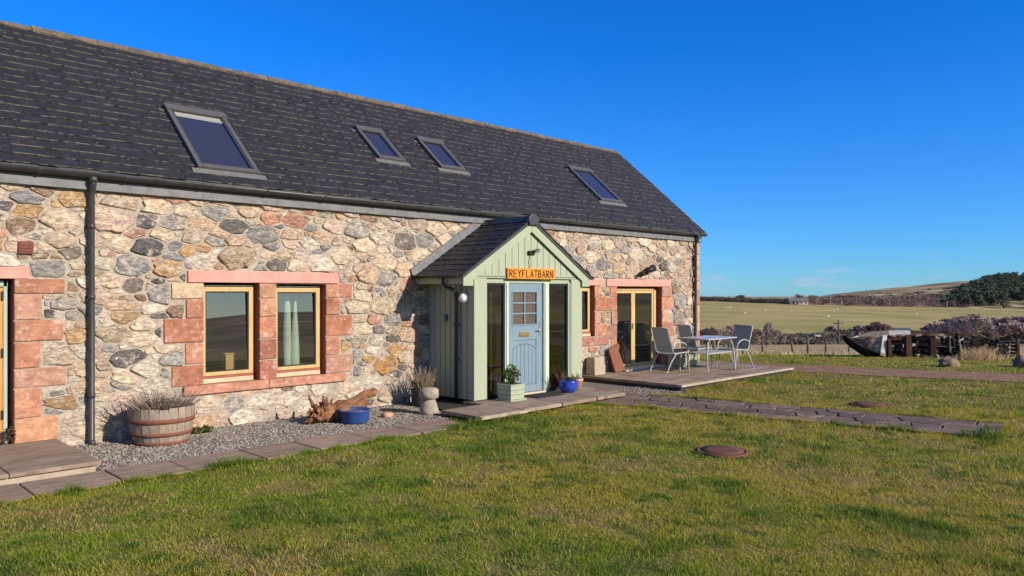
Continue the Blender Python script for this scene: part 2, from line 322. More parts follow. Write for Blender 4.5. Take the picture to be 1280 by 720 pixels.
# ------------------------------------------------------------------ terrain
C36 = math.cos(R(36))
def terr(x, y):
    x = np.asarray(x, float); y = np.asarray(y, float) + DC
    z0 = x * FW[0] + y * FW[1]; xr = x * RT[0] + y * RT[1]
    d = np.hypot(z0, xr) + 1e-6; az = np.arctan2(xr, z0)
    ca = np.cos(np.clip(az, -R(36), R(36))); dd = d * ca
    u = 640 + FPX * np.tan(np.clip(az, R(5), R(38)))
    side = np.clip((az - R(36)) / R(30), 0, 1)
    back = np.clip((-az - R(10)) / R(40), 0, 1)
    vt = np.interp(u, [880, 1000, 1130, 1280], [12, 17, 21, 24])
    g600 = 1.85 - vt * 600 / FPX
    s = np.interp(u, [880, 985, 1010, 1040, 1100, 1160, 1200, 1240, 1330], [-14, -12, -9.5, -4, 2.5, 9, 13, 15, 18]) + side * (20 + 9 * np.sin(az * 9) + 4 * np.sin(az * 31)) + back * 22
    h1150 = 1.85 + s * 1150 / FPX
    g = np.interp(dd, [0, 18.5, 22, 26, 36, 52, 60, 90, 140, 200], [0, 0, -.08, -.34, -1.17, -2.45, -3.0, -4.55, -7.0, -9.2])
    t = np.clip((dd - 200) / 400, 0, 1); g = np.where(dd > 200, -9.2 + (g600 + 9.2) * (t * .65 + .35 * t * t), g)
    t = np.clip((dd - 600) / 550, 0, 1); g = np.where(dd > 600, g600 + (h1150 - g600) * t, g)
    t = np.clip((dd - 1150) / 1500, 0, 1); g = np.where(dd > 1150, h1150 + (-30 - h1150) * t, g)
    amp = np.clip((dd - 26) / 400, 0, 1)
    g = g + amp * (fbm(x / 70, y / 70, 3) - .5) * 2.2
    return g
def ground(x, y): return float(terr(x, y))

def patch_mat(name, cols, scales, rough=1.0, bump=.02, bscale=30, stretch=(1, 1, 1)):
    """ground cover: three own colours laid out by two noises"""
    m = bpy.data.materials.new(name); m.use_nodes = True; N, L = m.node_tree.nodes, m.node_tree.links; b = N['Principled BSDF']
    b.inputs['Roughness'].default_value = rough; b.inputs['Specular IOR Level'].default_value = .05
    t = N.new('ShaderNodeTexCoord'); mpn = N.new('ShaderNodeMapping'); mpn.inputs['Scale'].default_value = stretch; L.new(t.outputs['Object'], mpn.inputs[0])
    prev = None
    for i, (sc, c) in enumerate(zip(scales, cols[1:])):
        n = N.new('ShaderNodeTexNoise'); n.inputs['Scale'].default_value = sc; n.inputs['Detail'].default_value = 7; n.inputs['Roughness'].default_value = .6; L.new(mpn.outputs[0], n.inputs[0])
        r = N.new('ShaderNodeMapRange'); r.inputs[1].default_value = .42; r.inputs[2].default_value = .64; L.new(n.outputs['Fac'], r.inputs[0])
        x = N.new('ShaderNodeMix'); x.data_type = 'RGBA'; x.inputs[7].default_value = (*c, 1); L.new(r.outputs[0], x.inputs[0])
        if prev is None: x.inputs[6].default_value = (*cols[0], 1)
        else: L.new(prev, x.inputs[6])
        prev = x.outputs[2]
    L.new(prev, b.inputs['Base Color'])
    n = N.new('ShaderNodeTexNoise'); n.inputs['Scale'].default_value = bscale; n.inputs['Detail'].default_value = 5; L.new(t.outputs['Object'], n.inputs[0])
    bn = N.new('ShaderNodeBump'); bn.inputs['Distance'].default_value = bump; L.new(n.outputs['Fac'], bn.inputs['Height']); L.new(bn.outputs[0], b.inputs['Normal'])
    return m
M['lawn'] = patch_mat('lawn turf', [(.15, .15, .026), (.24, .195, .042), (.07, .09, .018), (.28, .20, .08)], [.5, 1.3, 3.1], bump=.03, bscale=60)
M['dryfield'] = patch_mat('dry field grass', [(.42, .31, .15), (.50, .385, .20), (.32, .24, .11)], [.25, .9], bump=.08, bscale=9)
M['valley'] = patch_mat('rough valley ground', [(.12, .085, .045), (.10, .10, .04), (.17, .13, .07)], [.03, .1], bump=.3, bscale=1)
M['field'] = patch_mat('pasture', [(.40, .31, .115), (.47, .355, .15), (.28, .255, .08)], [.012, .03], bump=.15, bscale=.8, stretch=(1, 1, 1))
M['hill'] = patch_mat('heather hill', [(.33, .22, .125), (.56, .43, .21), (.17, .15, .075)], [.012, .02], bump=.8, bscale=.15)

def ring(name, edges, m, extra=None):
    azs = np.concatenate([np.arange(-180, -42, 6), np.arange(-42, 5, 3), np.arange(5, 44, .5), np.arange(44, 180, 4)])
    a = np.radians(azs); n = len(a); mb = MB(); vs = []
    for e in edges:
        d = e / np.cos(np.clip(a, -R(36), R(36)))
        X = d * (np.cos(a) * FW[0] + np.sin(a) * RT[0]); Y = d * (np.cos(a) * FW[1] + np.sin(a) * RT[1]) - DC
        Z = terr(X, Y); vs += list(zip(X.tolist(), Y.tolist(), Z.tolist()))
    fs = [(i * n + j, i * n + (j + 1) % n, (i + 1) * n + (j + 1) % n, (i + 1) * n + j) for i in range(len(edges) - 1) for j in range(n)]
    mb.add(vs, fs, smooth=True); o = mb.build(name, m); o['kind'] = 'structure'; return o
ring('lawn', [.02, 3, 8, 13, 18.5, 20, 22, 24.5, 27], M['lawn'])
ring('dry_field', [27, 31, 36, 44, 52, 60, 75, 95], M['dryfield'])
ring('valley_ground', [95, 115, 140, 170, 195], M['valley'])
ring('pasture', list(np.linspace(195, 610, 22)), M['field'])
ring('hill', list(np.linspace(610, 1250, 22)) + [1500, 1900, 2600, 4500], M['hill'])
# lane that crosses the far field as a pale strip
def strip(name, line, width, m, lift, kind='structure', nsub=24):
    mb = MB(); pts = []
    for k in range(len(line) - 1):
        a, b = Vector(line[k]), Vector(line[k + 1])
        for i in range(nsub): pts.append(a.lerp(b, i / nsub))
    pts.append(Vector(line[-1])); vs = []
    for i, p in enumerate(pts):
        d = (pts[min(i + 1, len(pts) - 1)] - pts[max(i - 1, 0)]).normalized(); nrm = Vector((-d.y, d.x))
        wd = width * (1 + .25 * (mnoise.noise(Vector((i * .35, 3, 0)))))
        for s_ in (-.5, -.17, .17, .5):
            q = p + nrm * wd * s_; vs.append((q.x, q.y, ground(q.x, q.y) + lift))
    fs = [(i * 4 + j, (i + 1) * 4 + j, (i + 1) * 4 + j + 1, i * 4 + j + 1) for i in range(len(pts) - 1) for j in range(3)]
    mb.add(vs, fs, smooth=True); o = mb.build(name, m); o['kind'] = kind; return o
M['track'] = mat('earth track', (.21, .10, .055), (.30, .165, .095), (.13, .085, .04), scale=2.5, detail=8, rough=1, bump=.02, bscale=14)
M['lane'] = mat('pale lane', (.42, .34, .22), (.48, .39, .26), scale=.2, rough=1)
TRACK = [(16.9, 3.0), (17.4, -.6), (18.1, -3.6), (19.05, -6.4), (20.6, -10.5), (23, -15)]
strip('dirt_track', TRACK, 1.75, M['track'], .012)
strip('far_lane', [at(u, 560 - (u - 1130) * .35).to_2d() for u in (1120, 1180, 1240, 1300, 1380)], 7, M['lane'], .35)

# ------------------------------------------------------------------ stone barn
barn = thing('stone_barn', 'long rubble stone barn house with slate roof, four skylights and red sandstone window surrounds', 'house', (8, 0, 0))
X0, X1, DEP = -2.0, 16.62, 5.2
OPEN = {'door': (.95, 2.08, .10, 1.99), 'w1': (4.24, 5.03, .60, 1.965), 'w2': (5.29, 6.09, .60, 1.955), 'w3': (11.75, 12.50, .90, 1.97), 'fd': (13.27, 14.98, .13, 1.955)}
ZT = 3.14
def wall_with_openings(mb, y, x0, x1, z0, z1, ops):
    xs = sorted({x0, x1} | {q for o in ops for q in o[:2]}); zs = sorted({z0, z1} | {q for o in ops for q in o[2:]})
    for i in range(len(xs) - 1):
        for j in range(len(zs) - 1):
            cx, cz = (xs[i] + xs[i + 1]) / 2, (zs[j] + zs[j + 1]) / 2
            if any(o[0] < cx < o[1] and o[2] < cz < o[3] for o in ops): continue
            mb.add([(xs[i], y, zs[j]), (xs[i + 1], y, zs[j]), (xs[i + 1], y, zs[j + 1]), (xs[i], y, zs[j + 1])], [(0, 1, 2, 3)])
wm = MB()
wall_with_openings(wm, 0, X0, X1, -.4, ZT + .06, OPEN.values())
RIDGE_Y, RIDGE_Z = 2.6, 5.62
# rear and gable walls
wm.add([(X1, 0, -3), (X1, DEP, -3), (X1, DEP, ZT), (X1, RIDGE_Y, RIDGE_Z - .05), (X1, 0, ZT + .06)], [(0, 1, 2, 3, 4)])
wm.add([(X0, 0, -3), (X0, DEP, -3), (X0, DEP, ZT), (X0, RIDGE_Y, RIDGE_Z - .05), (X0, 0, ZT + .06)], [(4, 3, 2, 1, 0)])
wm.add([(X0, DEP, -3), (X1, DEP, -3), (X1, DEP, ZT), (X0, DEP, ZT)], [(3, 2, 1, 0)])
wall = wm.build('wall', M['mortar'], barn)
# reveals
for (a, b, c, d) in OPEN.values():
    rv = MB(); vq = [(x, y, z) for y in (0, .36) for x, z in ((a, c), (b, c), (b, d), (a, d))]
    rv.add(vq, [(0, 1, 5, 4), (1, 2, 6, 5), (2, 3, 7, 6), (3, 0, 4, 7)]); rv.build('reveal', M['reveal'], wall)

# dressed stones: (x0, x1, z0, z1, tone)
RED, RED2, PINK, ORG, CRM = (.47, .22, .138), (.41, .175, .108), (.51, .275, .19), (.51, .265, .155), (.56, .42, .27)
Q = []
zr = [1.965, 1.75, 1.49, 1.17, .88, .60]
for i, (wd, c) in enumerate([(.42, CRM), (.24, RED), (.52, RED2), (.25, RED), (.42, RED2)]): Q.append((4.24 - wd, 4.24, zr[i + 1], zr[i], c))
for i, c in enumerate([(.50, .27, .16), (.53, .27, .17), (.52, .23, .14), (.40, .17, .11), (.47, .19, .125)]): Q.append((5.03, 5.29, zr[i + 1], zr[i], c))
for i, (wd, c) in enumerate([(.47, RED), (.24, RED2), (.47, RED2), (.25, RED), (.47, PINK)]): Q.append((6.09, 6.09 + wd, zr[i + 1], zr[i], c))
zd = [1.99, 1.82, 1.52, 1.27, .97, .74, .40, .10]
for i, (wd, c) in enumerate([(.52, RED), (.28, PINK), (.50, RED), (.27, RED), (.53, PINK), (.28, RED), (.45, ORG)]): Q.append((2.08, 2.08 + wd, zd[i + 1], zd[i], c))
zf = [1.955, 1.72, 1.42, 1.12, .80, .45]
for i, (wd, c) in enumerate([(.24, RED), (.48, RED2), (.22, PINK), (.42, (.30, .16, .11)), (.22, RED)]): Q.append((13.27 - wd, 13.27, zf[i + 1], zf[i], c))
for i, (wd, c) in enumerate([(.42, PINK), (.46, RED), (.28, PINK), (.48, RED), (.30, (.50, .27, .18)), (.42, PINK)]):
    zz = zf + [.13]; Q.append((14.98, 14.98 + wd, zz[i + 1], zz[i], c))
zw = [1.97, 1.74, 1.43, 1.16, .90]
for i, (wd, c) in enumerate([(.16, RED), (.40, RED2), (.20, PINK), (.42, RED)]): Q.append((12.50, 12.50 + wd, zw[i + 1], zw[i], c))
Q.append((11.4, 12.95, .70, .895, (.44, .20, .145)))
zc = [3.1, 2.75, 2.45, 2.1, 1.85, 1.5, 1.2, .85, .5, .15]
for i in range(9): Q.append((16.62 - (.14, .30)[i % 2] - .04 * (i % 3), 16.625, zc[i + 1], zc[i], [ORG, (.55, .33, .2), RED, PINK, RED2][i % 5]))
LINT = [(4.03, 6.30, 1.968, 2.125), (12.90, 15.32, 1.958, 2.115), (11.2, 12.72, 1.972, 2.115), (.6, 2.22, 1.992, 2.125)]
SILL = [(3.97, 5.158, .478, .598), (5.165, 6.42, .478, .598)]
r_ = random.Random(4)
for (a, b, c, d, t) in Q:
    g = .006; j = r_.uniform(-.004, .004); y0 = -.020 + r_.uniform(-.007, .007)
    k = r_.uniform(.86, 1.12); tt = tuple(q * k for q in t); e = lambda: r_.uniform(-.006, .006)
    xa = a + (g + e() if a not in (5.03, 6.09, 2.08, 14.98, 12.50) else .001); xb = b - (g + e() if b not in (4.24, 5.29, 13.27) else .001)
    za, zb = c + g + j, d - g + j
    MB().hexa([(xa, y0, za + e()), (xb, y0 + e() * .5, za + e()), (xb, .012, za), (xa, .012, za)], [(xa + e() * .6, y0 + e() * .4, zb + e()), (xb + e() * .6, y0, zb + e()), (xb, .012, zb), (xa, .012, zb)], col=tt).build('quoin', M['red_stone'], wall, bevel=.012)
for k, (a, b, c, d) in enumerate(LINT): MB().box(a, b, -.03, .012, c, d).build('lintel', M['pink_paint'], wall, bevel=.006)
for (a, b, c, d) in SILL: MB().box(a, b, -.05, .10, c, d, col=(.50, .235, .155)).build('sill', M['red_stone'], wall, bevel=.007)

# rubble stones: a power diagram of hand placed and random seeds, each cell shrunk, rounded and bulged
def stones():
    rs = random.Random(21); ST = 1.75
    rects = [(a, b, c, d) for (a, b, c, d) in OPEN.values()] + [q[:4] for q in Q] + LINT + SILL
    GREY, DGREY, BLUE = (.27, .26, .25), (.11, .108, .108), (.21, .212, .222)
    CREAM, TAN, OCH, BRN, ROSE, WARM, PALE, PK = (.60, .48, .35), (.43, .335, .25), (.43, .27, .13), (.24, .155, .105), (.44, .23, .16), (.50, .355, .25), (.60, .52, .43), (.52, .385, .31)
    hand = [(75, 275, 40, 30, CREAM), (35, 247, 42, 12, BLUE), (33, 264, 32, 16, OCH), (25, 282, 40, 20, BRN), (75, 300, 40, 18, TAN), (62, 335, 40, 24, GREY), (90, 316, 34, 10, DGREY), (96, 333, 14, 16, CREAM),
            (55, 237, 40, 12, BRN), (15, 230, 30, 14, CREAM), (150, 253, 52, 20, TAN), (140, 274, 56, 34, PK), (179, 277, 18, 20, DGREY), (197, 259, 28, 22, CREAM), (217, 248, 28, 11, ROSE), (250, 250, 24, 10, CREAM), (275, 253, 22, 10, WARM),
            (185, 309, 34, 30, DGREY), (215, 278, 30, 18, GREY), (232, 265, 32, 12, CREAM), (270, 265, 34, 14, GREY), (250, 280, 32, 14, WARM), (293, 283, 32, 18, DGREY), (325, 294, 30, 28, BLUE), (165, 332, 42, 32, GREY), (210, 336, 42, 20, OCH),
            (203, 294, 32, 14, CREAM), (240, 296, 30, 12, TAN), (150, 307, 26, 20, CREAM), (298, 323, 50, 27, (.40, .30, .20)), (253, 326, 30, 20, PALE), (296, 300, 24, 14, WARM), (253, 310, 24, 8, OCH), (268, 302, 20, 12, GREY), (345, 331, 26, 14, DGREY),
            (155, 378, 30, 16, OCH), (154, 395, 34, 18, (.33, .21, .09)), (143, 418, 34, 24, (.40, .32, .23)), (160, 449, 52, 20, DGREY), (177, 424, 40, 18, CREAM), (180, 407, 42, 12, CREAM), (80, 503, 48, 12, (.30, .19, .10)), (66, 517, 32, 9, BLUE), (79, 446, 40, 16, TAN),
            (88, 395, 30, 14, GREY), (78, 404, 24, 16, CREAM), (165, 357, 26, 16, DGREY), (140, 352, 46, 12, CREAM), (153, 382, 40, 18, WARM), (97, 420, 40, 14, OCH), (100, 440, 30, 16, (.5, .45, .36)), (178, 462, 40, 26, PALE), (150, 478, 26, 14, BLUE), (160, 470, 50, 20, CREAM),
            (463, 343, 42, 18, WARM), (480, 328, 28, 22, CREAM), (450, 336, 22, 12, TAN), (480, 347, 36, 16, GREY), (425, 320, 30, 26, CREAM), (400, 330, 40, 22, PALE), (375, 334, 34, 16, CREAM), (505, 302, 22, 30, DGREY), (478, 298, 26, 20, (.55, .48, .38)), (445, 288, 26, 20, GREY),
            (453, 411, 20, 16, CREAM), (468, 400, 18, 14, ROSE), (481, 456, 36, 16, (.40, .23, .10)), (493, 437, 26, 10, OCH), (495, 467, 14, 12, DGREY), (463, 480, 30, 18, PALE), (440, 445, 26, 14, GREY), (485, 493, 30, 18, TAN), (480, 383, 40, 18, (.45, .37, .25)), (291, 505, 26, 20, GREY), (325, 502, 40, 18, PALE), (250, 532, 60, 20, (.55, .36, .25)),
            (430, 480, 40, 18, CREAM), (360, 498, 34, 16, PALE), (310, 525, 60, 20, PALE), (380, 508, 40, 18, PALE), (545, 285, 26, 18, CREAM), (530, 300, 26, 16, GREY), (560, 275, 22, 16, WARM), (520, 280, 24, 14, TAN), (525, 320, 18, 20, CREAM),
            (815, 310, 10, 12, CREAM), (752, 331, 22, 9, BLUE), (773, 335, 20, 12, WARM), (805, 300, 16, 16, PALE), (740, 322, 20, 14, CREAM), (848, 376, 16, 20, GREY), (846, 398, 16, 20, (.28, .22, .19)), (852, 345, 18, 22, TAN), (795, 318, 20, 16, PALE)]
    seeds = []
    for (u, v, wpx, hpx, c) in hand:
        d = ray(u, v); t = DC / d[1]; x = t * d[0]; z = HC + t * d[2]
        fs = (RT[0] - (u - 640) / FPX * FW[0])      # foreshortening of the wall at this column
        wm_ = wpx * t / FPX / max(.2, fs); hm = hpx * t / FPX
        seeds.append((x, z * ST, .5 * math.sqrt(wm_ * hm * ST) * 1.06, c, True))
    pal = [(CREAM, 18), (TAN, 15), (PALE, 14), (WARM, 12), (GREY, 10), (DGREY, 4), (BLUE, 4), (OCH, 7), (BRN, 4), (ROSE, 6), (PK, 9)]
    bag = [c for c, n in pal for _ in range(n)]
    for rad, tries in ((.20, 800), (.155, 2500), (.115, 5000), (.08, 7000), (.052, 6000)):
        for _ in range(tries):
            x = rs.uniform(.3, X1); z = rs.uniform(-.15, ZT + .02) * ST; r = rad * rs.uniform(.85, 1.2)
            if any(a - .02 < x < b + .02 and c - .02 < z / ST < d + .02 for (a, b, c, d) in rects): continue
            if all((x - s[0]) ** 2 + (z - s[1]) ** 2 > ((r + s[2]) * (.90 if s[4] else .86)) ** 2 for s in seeds):
                c = rs.choice(bag); k = rs.uniform(.75, 1.18)
                if z / ST < .5 and rs.random() < .75: c = rs.choice([PALE, CREAM, WARM, PK])
                seeds.append((x, z, r, tuple(q * k for q in c), False))
    P = np.array([(s[0], s[1]) for s in seeds]); W = np.array([s[2] ** 2 for s in seeds])
    mb = MB()
    def clip(poly, nx, nz, dd):                       # keep n.p <= dd
        out = []
        for i in range(len(poly)):
            a, b = poly[i], poly[(i + 1) % len(poly)]; da = nx * a[0] + nz * a[1] - dd; db = nx * b[0] + nz * b[1] - dd
            if da <= 0: out.append(a)
            if da * db < 0: t = da / (da - db); out.append((a[0] + (b[0] - a[0]) * t, a[1] + (b[1] - a[1]) * t))
        return out
    for i, (x, z, r, c, h) in enumerate(seeds):
        rr = min(r * rs.uniform(1.35, 1.9), .5); ex = rs.uniform(.45, .9); as_ = rs.uniform(.85, 1.3); rt_ = rs.uniform(-.2, .2); cr, sr = math.cos(rt_), math.sin(rt_)
        poly = []
        for t in range(16):
            cc, ss_ = math.cos((t + .5) * math.pi / 8), math.sin((t + .5) * math.pi / 8); px, pz_ = math.copysign(abs(cc) ** ex, cc) * rr * as_, math.copysign(abs(ss_) ** ex, ss_) * rr / as_
            poly.append((x + px * cr - pz_ * sr, z + px * sr + pz_ * cr))
        d2 = ((P - P[i]) ** 2).sum(1); near = np.argsort(d2)[1:34]
        for j in near:
            n = P[j] - P[i]; L_ = math.hypot(*n) or 1e-6
            dd = (P[j] @ P[j] - P[i] @ P[i] - W[j] + W[i]) / 2
            poly = clip(poly, n[0] / L_, n[1] / L_, dd / L_)
            if len(poly) < 3: break
        if len(poly) < 3: continue
        for (a, b, lo, hi) in rects:
            lo, hi = lo * ST, hi * ST
            m = max((a - x, 'a'), (x - b, 'b'), (lo - z, 'l'), (z - hi, 'h'))
            if m[0] > .8: continue
            if m[1] == 'a': poly = clip(poly, 1, 0, a - .004)
            elif m[1] == 'b': poly = clip(poly, -1, 0, -b - .004)
            elif m[1] == 'l': poly = clip(poly, 0, 1, lo - .006)
            else: poly = clip(poly, 0, -1, -hi - .006)
            if len(poly) < 3: break
        poly = clip(poly, 0, 1, (ZT + .03) * ST) if len(poly) >= 3 else poly
        poly = clip(poly, 1, 0, X1 - .004) if len(poly) >= 3 else poly
        if len(poly) < 3: continue
        for gap_l in (rs.uniform(.006, .026),):       # shrink for the mortar joint
            n = len(poly); q = list(poly)
            ar = sum(poly[k][0] * poly[(k + 1) % n][1] - poly[(k + 1) % n][0] * poly[k][1] for k in range(n))
            sg = 1 if ar > 0 else -1
            for k in range(n):
                a, b = poly[k], poly[(k + 1) % n]; ex, ez = b[0] - a[0], b[1] - a[1]; L_ = math.hypot(ex, ez)
                if L_ < 1e-5: continue
                nx, nz = sg * ez / L_, -sg * ex / L_
                q = clip(q, nx, nz, nx * a[0] + nz * a[1] - gap_l)
                if len(q) < 3: break
        if len(q) < 3: continue
        q = [(a, b / ST) for a, b in q]
        if ar < 0: q.reverse()
        area = abs(sum(q[k][0] * q[(k + 1) % len(q)][1] - q[(k + 1) % len(q)][0] * q[k][1] for k in range(len(q)))) / 2
        if area < .0009: continue
        # resample, chaikin once or twice, jitter
        q = [q[k] for k in range(len(q)) if math.dist(q[k], q[k - 1]) > .008]
        if len(q) < 3: continue
        cf = rs.choice([.06, .09, .13, .18])
        q = [p for k in range(len(q)) for p in ((q[k][0] * (1 - cf) + q[(k + 1) % len(q)][0] * cf, q[k][1] * (1 - cf) + q[(k + 1) % len(q)][1] * cf), (q[k][0] * .5 + q[(k + 1) % len(q)][0] * .5, q[k][1] * .5 + q[(k + 1) % len(q)][1] * .5), (q[k][0] * cf + q[(k + 1) % len(q)][0] * (1 - cf), q[k][1] * cf + q[(k + 1) % len(q)][1] * (1 - cf)))]
        cx = sum(p[0] for p in q) / len(q); cz = sum(p[1] for p in q) / len(q)
        jit = .16 + rs.random() * .16; sd_ = rs.random() * 99
        q = [(cx + (a - cx) * (1 + jit * mnoise.noise(Vector((a * 19, b * 19, sd_)))), cz + (b - cz) * (1 + jit * mnoise.noise(Vector((a * 19, b * 19, sd_ + 9))))) for a, b in q]
        k = rs.uniform(.0, .28); c = tuple(1.08 * (p * (1 - k) + m_ * k) for p, m_ in zip(c, (.42, .34, .25)))
        size = math.sqrt(area); hgt = min(.03, .009 + size * .06 * rs.uniform(.5, 1.4))
        if cz < .55: hgt *= .55
        tx, tz = rs.uniform(-.12, .12), rs.uniform(-.12, .12)
        n = len(q); vs = []
        for sc, y in ((1.02, .004), (.97, -hgt * .55), (.90, -hgt * .92), (.5, -hgt)):
            for a, b in q:
                dx, dz = (a - cx) * sc, (b - cz) * sc
                yy = y + (tx * dx + tz * dz if y < 0 else 0) + (hgt * .28 * mnoise.noise(Vector((a * 11 * sc, b * 11 * sc, sd_ + 30 + sc * 3))) if y < 0 else 0)
                vs.append((cx + dx, min(yy, .004), cz + dz))
        vs.append((cx, -hgt * .98, cz))
        fs = [(l * n + k, l * n + (k + 1) % n, (l + 1) * n + (k + 1) % n, (l + 1) * n + k) for l in range(3) for k in range(n)] + [(3 * n + k, 3 * n + (k + 1) % n, 4 * n) for k in range(n)]
        mb.add(vs, fs, col=c, smooth=rs.random() < .4)
    return mb
stones().build('rubble_stone', M['rubble'], wall)

# eaves, fascia, gutter
MB().box(X0, X1, -.072, .30, 3.19, 3.255).build('soffit', M['lead'], barn)
MB().box(X0, X1, -.075, .02, 3.065, 3.185).build('fascia', M['lead'], barn, bevel=.004)
gm = MB(); prof = [(math.cos(t), math.sin(t)) for t in np.linspace(math.pi, 2 * math.pi, 11)]
gr = .062; gy, gz = -.145, 3.262
vs = []
for x in (X0, X1 + .06):
    vs += [(x, gy + gr * a, gz + gr * b) for a, b in prof] + [(x, gy + (gr - .006) * a, gz + (gr - .006) * b) for a, b in prof[::-1]]
n = 22; gm.add(vs, [(k, (k + 1) % n, n + (k + 1) % n, n + k) for k in range(n)] + [tuple(range(n))[::-1], tuple(range(n, 2 * n))], smooth=True)
gut = gm.build('gutter', M['gutter'], barn)
bk = MB()
for x in np.arange(-1.4, X1, .92):
    vs = []
    for xx in (x, x + .035): vs += [(xx, gy + (gr + .007) * a, gz + (gr + .007) * b) for a, b in prof] + [(xx, gy + (gr - .002) * a, gz + (gr - .002) * b) for a, b in prof[::-1]]
    o = MB().add(vs, [(k, (k + 1) % n, n + (k + 1) % n, n + k) for k in range(n)] + [tuple(range(n))[::-1], tuple(range(n, 2 * n))]).build('gutter_bracket', M['gutter'], gut)
def downpipe(x, z0, parent, yp=-.075, r=.036):
    o = MB().tube([(x, gy, gz - .05), (x, gy, gz - .13), (x, gy + .03, gz - .19), (x, yp, gz - .27), (x, yp, z0 + .06), (x, yp - .02, z0 + .02), (x, yp - .07, z0 - .01)], r, n=12).build('downpipe', M['pipe'], parent)
    for zz in (2.6, 1.75, z0 + .55):
        MB().tube([(x, yp, zz), (x, yp, zz + .06)], r + .007, n=12).box(x - .05, x + .05, -.03, .0, zz + .01, zz + .05).build('pipe_clip', M['pipe'], o)
    MB().tube([(x, gy, gz - .045), (x, gy, gz - .11)], r + .014, n=12).build('outlet', M['gutter'], o)
downpipe(2.86, .02, barn); downpipe(16.33, .12, barn)

# roof
EY, EZ = -.15, 3.285; SL = math.hypot(RIDGE_Y - EY, RIDGE_Z + .03 - EZ); AN = math.atan2(RIDGE_Z + .03 - EZ, RIDGE_Y - EY)
SX, SN = Vector((0, math.cos(AN), math.sin(AN))), Vector((0, -math.sin(AN), math.cos(AN)))
def rp(x, s, h=0): return Vector((x, EY, EZ)) + SX * s + SN * h
def slates(mb, x0, x1, S, base, ups, nrm, exposure=.185, wid=.24, seed=1, xdir=Vector((1, 0, 0)), clipf=None):
    rs = random.Random(seed); s = 0; row = 0; nrows = math.ceil(S / exposure)
    for row in range(nrows):
        s0 = row * exposure; ext = exposure + .05
        if s0 + ext > S: ext = S - s0
        x = x0 - rs.random() * wid
        while x < x1:
            wd = wid * rs.uniform(.75, 1.25); a, b = max(x, x0), min(x + wd, x1); x += wd
            if b - a < .03: continue
            k = rs.uniform(.88, 1.12); c = (k, k * rs.uniform(.96, 1.02), k * rs.uniform(.97, 1.06))
            th = rs.uniform(.006, .010); l0 = .012 + rs.uniform(0, .005); l1 = .001; js = rs.uniform(-.006, .006); j2 = rs.uniform(-.003, .003)
            g = .0009
            def pt(xx, ss, hh): return base + xdir * xx + ups * ss + nrm * hh
            A, B = a + g, b - g
            vs = [pt(A, s0 + js, l0), pt(B, s0 + js + j2, l0), pt(B, s0 + ext, l1), pt(A, s0 + ext, l1), pt(A, s0 + js, l0 + th), pt(B, s0 + js + j2, l0 + th), pt(B, s0 + ext, l1 + th), pt(A, s0 + ext, l1 + th)]
            uq = [(0, 0), (1, 0), (1, 1), (0, 1)]
            mb.add(vs, [(4, 5, 6, 7), (0, 1, 5, 4), (1, 2, 6, 5), (3, 0, 4, 7)], col=c, uvs=[uq, [(0, 0)] * 4, [(0, .5)] * 4, [(0, .5)] * 4])
sm_ = MB(); slates(sm_, X0 - .08, X1 + .07, SL, Vector((0, EY, EZ)), SX, SN, seed=3)
roof = sm_.build('roof', M['slate'], barn)
rb = MB()
a_, b_ = X0 - .08, X1 + .06
rb.hexa([rp(a_, 0, -.05), rp(b_, 0, -.05), rp(b_, SL, -.05), rp(a_, SL, -.05)], [rp(a_, 0.01, 0), rp(b_, .01, 0), rp(b_, SL, 0), rp(a_, SL, 0)])
back_e = Vector((0, DEP + .15, EZ))
rb.add([rp(a_, SL), rp(b_, SL), back_e + Vector((b_, 0, 0)), back_e + Vector((a_, 0, 0))], [(0, 3, 2, 1)])
rb.build('roof_deck', M['far_roof'], roof)
# gable verge mortar
vg = MB()
for k in range(18):
    s0, s1 = SL * k / 18, SL * (k + 1) / 18 - .004
    vg.hexa([rp(X1 - .01, s0, -.05), rp(X1 + .058, s0, -.05), rp(X1 + .058, s1, -.05), rp(X1 - .01, s1, -.05)], [rp(X1 - .01, s0, .008), rp(X1 + .075, s0, .012), rp(X1 + .075, s1, .012), rp(X1 - .01, s1, .008)])
vg.build('verge', M['mortar'], roof)
rg = MB(); x = X0 - .08; r_ = random.Random(8)
while x < X1 + .05:
    l = r_.uniform(.42, .5); j = r_.uniform(-.008, .008); x2 = min(x + l - .008, X1 + .09); top = RIDGE_Z + .055 + j
    vs = []
    nseg = 6
    for i in range(nseg + 1):
        xx = x + (x2 - x) * i / nseg; w_ = lambda s: .012 * mnoise.noise(Vector((xx * 9, s * 5, 2)))
        vs += [(xx, RIDGE_Y - .13, RIDGE_Z - .09 + w_(1)), (xx, RIDGE_Y - .075, top - .055 + w_(2)), (xx, RIDGE_Y - .03, top + w_(3)), (xx, RIDGE_Y + .03, top + w_(4)), (xx, RIDGE_Y + .15, RIDGE_Z - .10)]
    rg.add(vs, [(i * 5 + k, (i + 1) * 5 + k, (i + 1) * 5 + k + 1, i * 5 + k + 1) for i in range(nseg) for k in range(4)] + [(4, 3, 2, 1, 0), tuple(nseg * 5 + k for k in range(5))]); x += l
rg.build('ridge', M['ridge'], roof)

